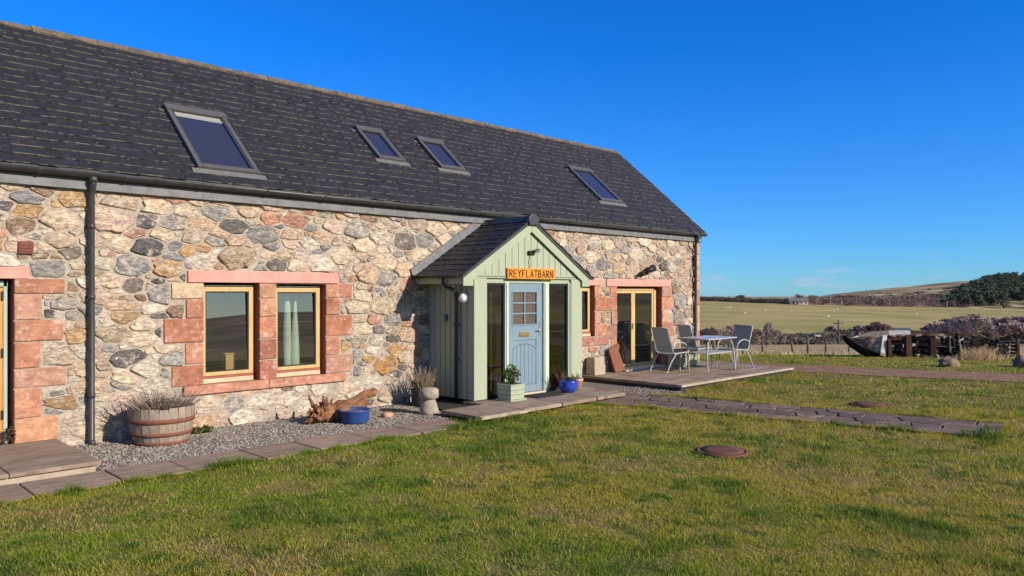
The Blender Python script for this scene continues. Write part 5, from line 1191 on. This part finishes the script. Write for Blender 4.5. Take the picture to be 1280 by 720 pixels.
plank(gw, [(1097, 419, -.42), (1126, 418, -.5), (1126, 423, -.5), (1097, 424.5, -.42)], .12, BRW)
rs = random.Random(19); u = 1104
while u < 1166:
    l = rs.uniform(5, 11); v = 417.6 - (u - 1104) * .025 + rs.uniform(-.5, .5); plank(gw, [(u, v, -.52), (u + l, v - .2 + rs.uniform(-.5, .5), -.54), (u + l - rs.uniform(0, 2), v + rs.uniform(1.3, 3.0), -.52), (u + rs.uniform(0, 2), v + rs.uniform(1.3, 3.2), -.5)], .06, rs.choice([WHITE, PEEL, BRW, GR, (.3, .27, .25)])); u += l * rs.uniform(.8, 1.1)
tp_ = [(1150, 415.6), (1168, 415.4), (1188, 416.4), (1208, 418.6), (1224, 421.2), (1238, 424.8), (1248, 429)]
for (a_, b_) in zip(tp_, tp_[1:]): plank(gw, [(a_[0], a_[1], -.5), (b_[0] + .5, b_[1], -.42), (b_[0] + .5, b_[1] + 1.7, -.42), (a_[0], a_[1] + 1.7, -.5)], .12, (.03, .027, .025))
u = 1160
while u < 1262:
    l = rs.uniform(7, 16); v = 418.5 + max(0, u - 1185) * .12 + max(0, u - 1235) * .16
    for k in range(5):
        if rs.random() < .85 and v + k * 4.3 < 445: plank(gw, [(u, v + k * 4.3, -.5), (u + l - 1, v + k * 4.3 + l * .08, -.44), (u + l - 1 - rs.uniform(0, 2), v + k * 4.3 + 3.6 + l * .08, -.42), (u + rs.uniform(0, 2), v + k * 4.3 + 3.7, -.48)], .05, rs.choice([BLK, (.03, .028, .027), (.055, .052, .05), (.02, .016, .014), (.26, .25, .24) if k == 0 else BLK]))
    u += l
gw.build('gunwale', M['hull'], bt)
for (u0, u1, v0, v1, c) in ((1101, 1105, 424, 446, BRW), (1123, 1130, 419, 447, BRW), (1153, 1160, 421, 448, RUST), (1176, 1178, 419, 440, GR)):
    mb = MB(); plank(mb, [(u0, v0, -.56), (u1, v0, -.56), (u1 + 3, v1, -.5), (u0 + 1.5, v1, -.5)], .14, c); mb.build('rib', M['hull'], bt, bevel=.02)
for (q, th, c) in (([(1112, 436, .3), (1123, 432, .3), (1124, 438, .3), (1111, 441, .3)], .05, (.6, .58, .5)), ([(1132, 438, .2), (1172, 440, .2), (1172, 443, .2), (1132, 442, .2)], .1, BRW), ([(1140, 432, .7), (1156, 431, .7), (1156, 434, .7), (1140, 436, .7)], .06, WHITE),
                   ([(1214, 441, -.5), (1222, 428, -.5), (1226, 430, -.5), (1219, 443, -.5)], .08, GR), ([(1222, 446, -.6), (1235, 433, -.6), (1236, 434, -.6), (1224, 447, -.6)], .05, (.42, .36, .3)), ([(1216, 415, -.3), (1232, 422.5, -.3), (1231.5, 424, -.3), (1215, 416.5, -.3)], .06, GR),
                   ([(1188, 426, -.5), (1195, 421, -.5), (1196, 422, -.5), (1189, 427.5, -.5)], .05, WHITE), ([(1188, 424, -.55), (1190, 424, -.55), (1195, 444, -.55), (1193, 444, -.55)], .04, (.3, .24, .2)), ([(1267, 430, -.2), (1270, 430, -.2), (1271, 446, -.2), (1268, 446, -.2)], .1, RUST)):
    mb = MB(); plank(mb, q, th, c); mb.build('loose_plank', M['hull'], bt)
rs = random.Random(29)
for i in range(46):
    u, v = rs.uniform(1108, 1258), rs.uniform(421, 444); v += max(0, u - 1200) * .08; a = rs.gauss(1.35, .55) * rs.choice([1, 1, -1]); l = rs.uniform(4, 13); wd = rs.uniform(.5, 1.3); c_, s_ = math.cos(a), math.sin(a); dp0 = rs.uniform(-.58, .5)
    mb = MB(); plank(mb, [(u - s_ * wd, v + c_ * wd, dp0), (u + c_ * l - s_ * wd * .7, min(447, v + s_ * l), dp0 + .1), (u + c_ * l + s_ * wd * .7, min(447.5, v + s_ * l + .6), dp0 + .1), (u + s_ * wd, v - c_ * wd, dp0)], .05, rs.choice([GR, BRW, RUST, BLK, BLK, (.30, .27, .24), (.05, .045, .04), WHITE if i % 5 == 0 else BRW])); mb.build('loose_plank', M['hull'], bt)
sm2 = MB(); rs = random.Random(9)                      # stern ruin: dark planks at the right
for i in range(16):
    u = 1196 + i * 4.4; v0 = 424 + max(0, i - 5) * 1.0 + rs.uniform(-2, 3); plank(sm2, [(u, v0, -.1 + .02 * i), (u + 4.2, v0 + rs.uniform(-1, 1.5), -.1 + .02 * i), (u + 4.0 - i * .3, 447 - max(0, i - 11) * 2.2, .0), (u - i * .3, 447 - max(0, i - 11) * 2.2, .0)], .05, rs.choice([BLK, BLK, BRW, GR]))
sm2.build('stern_planking', M['hull'], bt)
rb_ = MB(); rs = random.Random(12)
for i in range(190):
    u = rs.uniform(1104, 1186); p = bpnt(u, 448 - rs.random() * 6 * (1 - abs(u - 1140) / 60), rs.uniform(-.8, 1.0)); s = rs.uniform(.035, .10)
    rb_.blob(p, (s, s * .8, s * .6), i, .5, 6, 4, smooth=False, col=rs.choice([(.22, .11, .06), (.15, .085, .055), (.32, .22, .15), (.08, .055, .04)]))
rb_.build('debris', M['hull'], bt)

def boulder(u, v, d, rad, seed, lab):
    p = at(u, d); p.z = ground(p.x, p.y); tag(MB().blob((p.x, p.y, p.z + rad[2] * .55), rad, seed, .55, 18, 11, 1.8).build('boulder', M['rock']), lab, 'rock', 'boulders by the track')
boulder(1186, 458, 18.7, (.30, .22, .13), 3, 'brown boulder with a flat top on the grass before the boat wreck')
boulder(1278, 458, 18.5, (.25, .2, .16), 8, 'grey boulder at the right edge of the grass beside the track')
boulder(1170, 452, 21.7, (.08, .08, .08), 5, 'small bluish boulder against the middle of the boat wreck')

def dry_clump():
    mb = MB(); rs = random.Random(17)
    for i in range(1500):
        if rs.random() < .85: u, d = rs.gauss(1228, 15), rs.uniform(20.9, 22.2)
        else: u, d = rs.uniform(1195, 1300), rs.uniform(21, 24)
        p = at(u, d); p.z = ground(p.x, p.y) - .02; h = rs.uniform(.08, .40) * (1.05 if abs(u - 1222) < 20 else .6); a = rs.uniform(0, 6.28); l = rs.uniform(.05, .45) * h
        wv = Vector((math.cos(a + 1.5), math.sin(a + 1.5), 0)) * .006; ln = Vector((math.cos(a) * l, math.sin(a) * l, h)); k = rs.uniform(.7, 1.15)
        mb.add([p - wv, p + wv, p + ln * .6 + wv * .7, p + ln * .6 - wv * .7, p + ln + Vector((math.cos(a), math.sin(a), -.2)) * l * .5], [(0, 1, 2, 3), (3, 2, 4)], col=(.66 * k, .46 * k, .25 * k))
    return mb
tag(dry_clump().build('dry_grass', M['heather']), 'tall straw coloured dry grass growing round the stern of the boat wreck', 'dry grass', kind='stuff')

# rough tan grass of the field beyond the fence
def rough_grass():
    mb = MB(); rs = random.Random(23)
    for i in range(5000):
        u = rs.uniform(850, 1320); d = rs.uniform(30, 78); p = at(u, d); p.z = ground(p.x, p.y) - .03
        if p.x < 17: continue
        h = rs.uniform(.08, .24); a = rs.uniform(0, 6.28); wv = Vector((math.cos(a), math.sin(a), 0)) * .03; k = rs.uniform(.65, 1.2)
        mb.add([p - wv, p + wv, p + Vector((rs.uniform(-.1, .1), rs.uniform(-.1, .1), h))], [(0, 1, 2)], col=(.55 * k, .41 * k, .21 * k))
    return mb
tag(rough_grass().build('rough_grass', M['heather']), 'pale straw rough grass of the field beyond the wire fence', 'rough grass', kind='stuff')

# ------------------------------------------------------------------ fence, poles
FD = 47
fe = thing('wire_fence', 'low wire fence with leaning weathered posts between lawn and dry field', 'fence', tuple(at(1000, FD, ground(*at(1000, FD).to_2d()))))
tops = []
for (u, ht, wd, lean) in ((905, .95, .05, .02), (929, .9, .05, -.03), (953, .98, .06, 0), (992, .86, .055, -.16), (1010, 1.16, .06, -.05), (1032, .92, .06, .02), (1061, .5, .05, 0), (1090, .8, .05, .05), (1272, .95, .06, .02), (1300, .95, .06, 0)):
    p = at(u, FD); p.z = ground(p.x, p.y); t = p + bw0 * lean + Vector((0, 0, ht)); tops.append((p, t))
    MB().tube([p - Vector((0, 0, .2)), t], wd, n=7).build('post', M['post'], fe)
for f_ in (.45, .85):
    w_ = MB(); w_.tube([a.lerp(b, f_ if (b - a).length > .7 else .9) for a, b in tops], .006, n=4, smooth=False); w_.build('wire', M['wire'], fe)
gpost = at(891, 26); gpost.z = ground(gpost.x, gpost.y)
tag(MB().tube([gpost - Vector((0, 0, .2)), gpost + Vector((0, 0, .66))], .085, n=14).build('gate_post', M['post']), 'thick round pale timber post standing just beyond the terrace', 'post')
def pole(u, vtop, d, H, lab, arm=True):
    p = at(u, d); zt = HC - (vtop - VH) * d / FPX; zb = min(ground(p.x, p.y), zt - 4) - .3
    t = thing('utility_pole', lab, 'utility pole', (p.x, p.y, zb), 'utility poles across the valley')
    r = .11 * (1 + d / 900)
    MB().tube([(p.x, p.y, zb), (p.x, p.y, zt)], [r * 1.15, r * .85], n=8).build('post', M['post'] if d < 300 else M['lane'], t)
    if arm:
        q = Vector((p.x, p.y, zt - .45)); MB().tube([q - bw0 * .65, q + bw0 * .65], .06, n=6).build('crossarm', M['post'], t)
        for s in (-.6, 0, .6): c = q + bw0 * s; MB().tube([c, c + Vector((0, 0, .28))], .05, n=6).build('insulator', M['lead'], t)
pole(1048, 400, 98, 8, 'wooden pole with a crossarm standing left of the boat wreck')
for i, (u, v) in enumerate(((1021, 372), (1038, 369), (1052, 373.5), (1112, 373.5), (1184, 377), (1270, 381))):
    pole(u, v, 590, 9, ['faint pole just right of the far farmhouse', 'tallest pale pole on the field edge, left of the heather hill', 'short pale pole at the foot of the heather hill, above the shed', 'pale pole on the field edge straight above the bow end of the wreck', 'pale pole before the left edge of the pine wood', 'pale pole by the lane at the far right edge'][i], arm=False)

# ------------------------------------------------------------------ trees
def bare_tree_mesh(seed, H, spread, nlev=5, base=(.15, .10, .085), tint=.3, trunk_h=.22, twig_w=.02, mb=None, tk=None):
    rs = random.Random(seed); mb = mb or MB(); tk = tk or MB()
    def grow(p, d, l, r, lev):
        q = p + d * l + Vector((rs.uniform(-.08, .08), rs.uniform(-.08, .08), rs.uniform(-.03, .08))) * l
        if lev <= 1: tk.tube([p, q], [r, r * .68], n=6 if lev == 0 else 5, caps=False)
        else:
            s = (q - p).normalized().orthogonal() * max(r, twig_w * .5); k = rs.uniform(1 - tint, 1 + tint); c = tuple(b * k for b in base)
            s2 = (q - p).normalized().cross(s)
            mb.add([p - s, p + s, q + s * .6, q - s * .6], [(0, 1, 2, 3)], col=c)
            if lev < nlev - 1: mb.add([p - s2, p + s2, q + s2 * .6, q - s2 * .6], [(0, 1, 2, 3)], col=c)
        if lev >= nlev: return
        for _ in range(rs.randint(3, 4) if lev < nlev - 1 else 5):
            a = rs.random() * 6.28; tl = rs.uniform(.35, .95) * spread; o_ = d.orthogonal().normalized(); o_ = (Matrix.Rotation(a, 3, d) @ o_)
            nd = (d * math.cos(tl) + o_ * math.sin(tl)); nd.z += .14; grow(p.lerp(q, rs.uniform(.55, 1)), nd.normalized(), l * rs.uniform(.58, .82), r * .6, lev + 1)
    grow(Vector((0, 0, -.3)), Vector((rs.uniform(-.05, .05), rs.uniform(-.05, .05), 1)), H * trunk_h + .3, H * .022, 0)
    return mb, tk
def tree_proto(name, lab, cat, group, seed, H, spread, base, **k):
    t = thing(name, lab, cat, (0, 0, 0), group); mb, tk = bare_tree_mesh(seed, H, spread, base=base, **k)
    zs = [v[2] for v in mb.v]; s = H / max(zs); mb.v = [(a * s, b * s, c * s) for a, b, c in mb.v]; tk.v = [(a * s, b * s, c * s) for a, b, c in tk.v]
    tk.build('trunk', M['bark'], t); mb.build('crown', M['twig'], t); return t
PURP, BRN2, GREYB, OLV = (.40, .28, .235), (.42, .31, .22), (.50, .42, .33), (.3, .26, .13)
protos = [tree_proto('bare_tree', 'x', 'tree', 'bare trees in the valley', 40 + i, 6.0, sp_w, c, twig_w=.11, trunk_h=.2, nlev=6) for i, (sp_w, c) in enumerate(((1.0, PURP), (.9, BRN2), (1.15, PURP), (1.0, GREYB), (1.2, BRN2)))]
used = set()
def put(kind, u, vtop, d, lab, wide=1):
    p = at(u, d); g = ground(p.x, p.y); h = max(2, HC - (vtop - VH) * d / FPX - g); s = h / 6.0; sc_ = (s * wide, s * wide, s); rz = rnd.random() * 6.28
    src = protos[kind]
    if kind not in used:
        used.add(kind); src.location = (p.x, p.y, g); src.scale = sc_; src.rotation_euler = (0, 0, rz); src['label'] = lab; return src
    return dup(src, (p.x, p.y, g), rz, lab, sc_)
put(3, 958, 402, 85, 'slender tall grey bare tree standing alone just right of the terrace chairs', .7)
for (u, v, d, k, lab) in ((884, 408, 70, 1, 'brown bare bush tree right beside the barn corner'), (897, 412, 78, 4, 'low brown bare bush behind the thick timber post'), (911, 406, 82, 0, 'brown rounded bare tree behind the right garden chair'), (935, 411, 85, 4, 'low dense bare tree just right of the right garden chair'), (942, 409, 90, 1, 'thin bare tree between the right garden chair and the slender tree'), (968, 413, 95, 3, 'small bare bush right of the slender tree'),
                          (1043, 406, 130, 0, 'bare tree directly behind the pole with a crossarm'), (1054, 411, 120, 1, 'dark low bare tree right of the pole with a crossarm'), (1062, 410, 140, 3, 'small bare tree between the pole and the wreck bow'), (1073, 406, 135, 2, 'bare tree behind the bow tip of the boat wreck'), (1082, 407, 140, 0, 'dull bare tree behind the bow planks of the wreck'), (1096, 401, 140, 2, 'broad round purple bare tree left of the grey shed roof'), (1089, 404, 150, 4, 'brown bare tree filling the gap left of the round purple tree'), (1104, 404, 145, 4, 'brown bare tree touching the left end of the grey shed')):
    put(k, u, v, d, lab, 1.25)
# the birch wood at the right: one mass of bare crowns, too many to count
def birch_wood():
    mb, tk = MB(), MB(); rs = random.Random(55)
    base = [bare_tree_mesh(90 + i, 6, 1.1, nlev=6, base=b, twig_w=.08, tint=.12, trunk_h=.15) for i, b in enumerate((PURP, (.40, .25, .215), BRN2, (.48, .41, .26)))]
    for m_, t_ in base:
        s = 6 / max(v[2] for v in m_.v); m_.v = [(a * s, b * s, c * s) for a, b, c in m_.v]; t_.v = [(a * s, b * s, c * s) for a, b, c in t_.v]
    for i in range(62):
        u = rs.uniform(1172, 1335); d = rs.uniform(82, 125); vt = 399 - 7 * max(0, 1 - abs(u - 1215) / 30) + rs.uniform(-4, 6) + (8 if u < 1180 else 0)
        p = at(u, d); g = ground(p.x, p.y); h = max(1.8, HC - (vt - VH) * d / FPX - g) / 6; m_, t_ = base[3 if 1205 < u < 1228 and rs.random() < .6 else rs.randrange(3)]; a = rs.random() * 6.28; ca, sa = math.cos(a) * h * 1.15, math.sin(a) * h * 1.15
        for src, dst in ((m_, mb), (t_, tk)):
            b = len(dst.v); dst.v += [(p.x + x * ca - y * sa, p.y + x * sa + y * ca, g + z * h) for x, y, z in src.v]; dst.f += [tuple(b + q for q in f) for f in src.f]; k = rs.uniform(.85, 1.15); dst.c += [tuple(q * k for q in c) for c in src.c] if dst is mb else src.c; dst.uv += src.uv; dst.mi += [0 if dst is mb else 1] * len(src.f); dst.sm += src.sm
    for q in ('f',): pass
    b = len(mb.v); mb.v += tk.v; mb.f += [tuple(b + q for q in f) for f in tk.f]; mb.c += tk.c; mb.uv += tk.uv; mb.mi += tk.mi; mb.sm += tk.sm
    return mb
tag(birch_wood().build('birch_wood', [M['twig'], M['bark']]), 'mass of purple brown bare birches behind the boat wreck at the right', 'wood', kind='stuff')
# pines on the hill
def crown_clump(mb, c, rad, n, size, cols, rs, flat=.8):
    for _ in range(n):
        d = Vector((rs.gauss(0, 1), rs.gauss(0, 1), rs.gauss(0, 1))).normalized() * rs.random() ** .33
        p = Vector(c) + Vector((d.x * rad[0], d.y * rad[1], d.z * rad[2])); s = size * rs.uniform(.6, 1.3); u = Vector((rs.gauss(0, 1), rs.gauss(0, 1), rs.gauss(0, flat))).normalized(); v = u.orthogonal().normalized()
        mb.add([p - u * s, p + v * s * .8, p + u * s, p - v * s * .8], [(0, 1, 2, 3)], col=rs.choice(cols))
def pine_wood():
    mb = MB(); rs = random.Random(61)
    for i in range(640):
        u = 1172 + 170 * rs.random() ** .9; d = rs.uniform(618, 1150)
        if d > 640 + max(0, u - 1178) * 8.0 or u < 1178: continue
        if 1258 < u < 1290 and d < 700: continue
        p = at(u, d); g = ground(p.x, p.y); h = rs.uniform(8, 11.5) * (1 if u > 1200 else .7); r = rs.uniform(3.2, 5.0); k = rs.uniform(.7, 1.25)
        cols = [(.065 * k, .085 * k, .036 * k), (.09 * k, .11 * k, .045 * k), (.045 * k, .06 * k, .03 * k), (.13 * k, .125 * k, .06 * k)]
        mb.tube([(p.x, p.y, g - 1), (p.x, p.y, g + h * .8)], .4, n=5, col=(.16, .12, .09), caps=False)
        for q in range(4): crown_clump(mb, (p.x + rs.uniform(-1.6, 1.6), p.y + rs.uniform(-1.6, 1.6), g + h * (.25 + .2 * q)), (r * (1 - .10 * q), r * (1 - .10 * q), h * .17), 64, .62, cols, rs)
    return mb
tag(pine_wood().build('pine_wood', M['needle']), 'dark green pine wood on the hillside at the far right', 'wood', kind='stuff')
def hill_scrub():
    mb = MB(); rs = random.Random(71)
    for i in range(620):
        u = rs.uniform(1000, 1215); d = rs.uniform(612, 720) if rs.random() < .62 else rs.uniform(700, 960)
        low = d < 720; p = at(u, d); g = ground(p.x, p.y); h = rs.uniform(2.5, 6) if low else rs.uniform(1.2, 2.6); r = rs.uniform(2.2, 4.5) if low else rs.uniform(3, 9); k = rs.uniform(.7, 1.25)
        if not low and fbm(np.array([p.x / 60]), np.array([p.y / 25]), 3)[0] < .45: continue
        cols = [(.22 * k, .135 * k, .105 * k), (.25 * k, .16 * k, .12 * k), (.17 * k, .12 * k, .08 * k)] if low else [(.045 * k, .05 * k, .024 * k), (.06 * k, .055 * k, .03 * k), (.03 * k, .034 * k, .02 * k)]
        crown_clump(mb, (p.x, p.y, g + h * .5), (r, r, h * .55), 60 if low else 80, .45, cols, rs)
    for i in range(300):                               # low dark hedge on the left skyline
        u = rs.uniform(840, 1008); d = rs.uniform(606, 690); p = at(u, d); g = ground(p.x, p.y); h = rs.uniform(2.2, 4.6); k = rs.uniform(.7, 1.2)
        crown_clump(mb, (p.x, p.y, g + h * .4), (4.5, 4.5, h * .6), 50, .5, [(.06 * k, .05 * k, .036 * k), (.085 * k, .06 * k, .05 * k), (.045 * k, .05 * k, .03 * k)], rs)
    return mb
tag(hill_scrub().build('hill_scrub', M['needle']), 'purple brown scrub and gorse along the foot of the far hill', 'scrub', kind='stuff')
def valley_scrub():
    mb = MB(); rs = random.Random(83)
    for i in range(330):
        u = rs.uniform(840, 1330); d = rs.uniform(92, 180); p = at(u, d); g = ground(p.x, p.y); h = rs.uniform(.4, 1.3); k = rs.uniform(.7, 1.2)
        crown_clump(mb, (p.x, p.y, g + h * .45), (rs.uniform(.9, 2), rs.uniform(.9, 2), h * .5), 60, .17, [(.19 * k, .12 * k, .08 * k), (.13 * k, .095 * k, .06 * k), (.07 * k, .08 * k, .03 * k), (.20 * k, .13 * k, .085 * k)], rs)
    return mb
tag(valley_scrub().build('valley_scrub', M['needle']), 'brown and dark green low scrub in the valley beyond the dry field', 'scrub', kind='stuff')
put(1, 926, 368, 640, 'tiny round bare tree on the skyline left of the far farmhouse', 1.5)
put(2, 998, 367, 640, 'bare tree on the skyline behind the far farmhouse', 1.3)
put(4, 1016, 368.5, 650, 'brown bare tree on the skyline right of the far farmhouse', 1.3)
put(3, 1205, 356, 900, 'lone dark tree on the open hilltop left of the pine wood', 1.3)
for k in range(5):
    if k not in used: put(k, 950, 372, 640, 'small bare tree in the skyline hedge', 1)

# ------------------------------------------------------------------ far buildings and sheep
hp = at(997, 612); hg = ground(hp.x, hp.y)
fh = thing('farmhouse', 'tiny pale farmhouse at the top edge of the green field', 'house', (hp.x, hp.y, hg))
def gable_house(t, c, L_, W_, H_, P_, wm_, rm_, ax):
    ay = Vector((-ax.y, ax.x, 0)); c = Vector(c)
    q = lambda a, b, z: c + ax * a + ay * b + Vector((0, 0, z))
    MB().add([q(-L_, -W_, -2), q(L_, -W_, -2), q(L_, W_, -2), q(-L_, W_, -2), q(-L_, -W_, H_), q(L_, -W_, H_), q(L_, W_, H_), q(-L_, W_, H_), q(-L_, 0, H_ + P_), q(L_, 0, H_ + P_)], [(0, 1, 5, 4), (2, 3, 7, 6), (1, 2, 6, 9, 5), (3, 0, 4, 8, 7)]).build('wall', wm_, t)
    o = .35; k = P_ / W_
    rf = MB()
    for s in (-1, 1): rf.hexa([q(-L_ - o, s * (W_ + o), H_ - o * k), q(L_ + o, s * (W_ + o), H_ - o * k), q(L_ + o, 0, H_ + P_), q(-L_ - o, 0, H_ + P_)], [q(-L_ - o, s * (W_ + o), H_ - o * k + .25), q(L_ + o, s * (W_ + o), H_ - o * k + .25), q(L_ + o, 0, H_ + P_ + .25), q(-L_ - o, 0, H_ + P_ + .25)])
    return rf.build('roof', rm_, t), q
rf, q = gable_house(fh, (hp.x, hp.y, hg), 7.5, 3, 2.9, 2.3, M['far_wall'], M['far_roof'], bw0)
MB().add([q(a, b, z) for z in (5, 6.4) for a, b in ((-7.2, -.5), (-6.2, -.5), (-6.2, .5), (-7.2, .5))], [(0, 1, 5, 4), (1, 2, 6, 5), (2, 3, 7, 6), (3, 0, 4, 7), (4, 5, 6, 7)]).build('chimney', M['far_wall'], fh)
for a in (-5, -1.5, 2, 5): MB().prism([q(a, -3.06, 1.0), q(a + 1, -3.06, 1.0), q(a + 1, -3.06, 2.3), q(a, -3.06, 2.3)], tuple(bf0 * .05)).build('window', M['dark'], fh)
sp2 = at(1124, 150); sg2 = HC - (419 - VH) * 150 / FPX
shd = thing('farm_shed', 'low shed with a grey blue metal roof showing above the boat wreck', 'shed', (sp2.x, sp2.y, sg2 - 1))
gable_house(shd, (sp2.x, sp2.y, sg2 - 1.25), 1.75, 1.9, 1.55, .85, M['post'], M['shed_roof'], bw0)
for (u, v0, v1, w_, lab) in ((1021, 418.5, 424.5, 11, 'red farm trailer with a pale load left of the pole'), (998, 421.5, 425.5, 14, 'low rusty red farm trailer in the valley left of the fence post')):
    d = 128; c = at(u, d); zt, zb = HC - (v0 - VH) * d / FPX, HC - (v1 - VH) * d / FPX; s = w_ * d / FPX / 2
    t = thing('farm_trailer', lab, 'trailer', (c.x, c.y, zb), 'red trailers in the valley')
    q = lambda a, b, z: Vector((c.x, c.y, z)) + bw0 * a + bf0 * b
    MB().hexa([q(-s, -.8, zb + .35), q(s, -.8, zb + .35), q(s, .8, zb + .35), q(-s, .8, zb + .35)], [q(-s, -.85, zt - .25), q(s, -.85, zt - .25), q(s, .85, zt - .25), q(-s, .85, zt - .25)]).build('body', M['red_paint'], t)
    MB().hexa([q(-s * .8, -.7, zt - .25), q(s * .8, -.7, zt - .25), q(s * .8, .7, zt - .25), q(-s * .8, .7, zt - .25)], [q(-s * .6, -.5, zt), q(s * .6, -.5, zt), q(s * .6, .5, zt), q(-s * .6, .5, zt)]).build('load', M['far_wall'], t)
    for a in (-.6, .6): MB().tube([q(a * s, -.95, zb + .3), q(a * s, -.8, zb + .3)], .32, n=12).build('wheel', M['black'], t)
sh0 = None; rs = random.Random(91)
for i, (u, v) in enumerate(((928, 383.3), (934, 383.4), (922, 386.5), (918, 389.5), (912, 385), (907, 386), (881, 389), (957, 388.5), (988, 390), (988, 386), (1027, 399), (1035, 397), (1043, 388.5), (1047, 387.5), (1053, 387), (1058, 388), (1062, 388.5), (1112, 390), (931, 392.5), (1146, 393.5))):
    vs_ = np.linspace(200, 600, 200); gg = [ground(*at(u, d).to_2d()) for d in vs_]; d = float(vs_[int(np.argmin([abs(VH - (g - HC) * FPX / q - v) for g, q in zip(gg, vs_)]))]); p = at(u, d); g = ground(p.x, p.y)
    if sh0 is None:
        mb = MB(); mb.blob((0, 0, .62), (.62, .30, .30), 2, .15, 12, 8)
        mb.blob((.68, 0, .78), (.22, .12, .13), 4, .1, 8, 6); mb.tube([(.45, 0, .68), (.62, 0, .78)], [.2, .13], n=8)
        for x, y in ((.38, .14), (.38, -.14), (-.38, .14), (-.38, -.14)): mb.tube([(x, y, .5), (x * .96, y, .25), (x, y, 0)], [.085, .05, .04], n=6)
        sh0 = mb.build('sheep', M['wool']); tag(sh0, 'tiny white sheep grazing on the far green field', 'sheep', 'sheep on the far field'); o = sh0
    else: o = sh0.copy(); COL.objects.link(o)
    o.location = (p.x, p.y, g); o.rotation_euler = (0, 0, rs.random() * 6.28); o.scale = (.85,) * 3
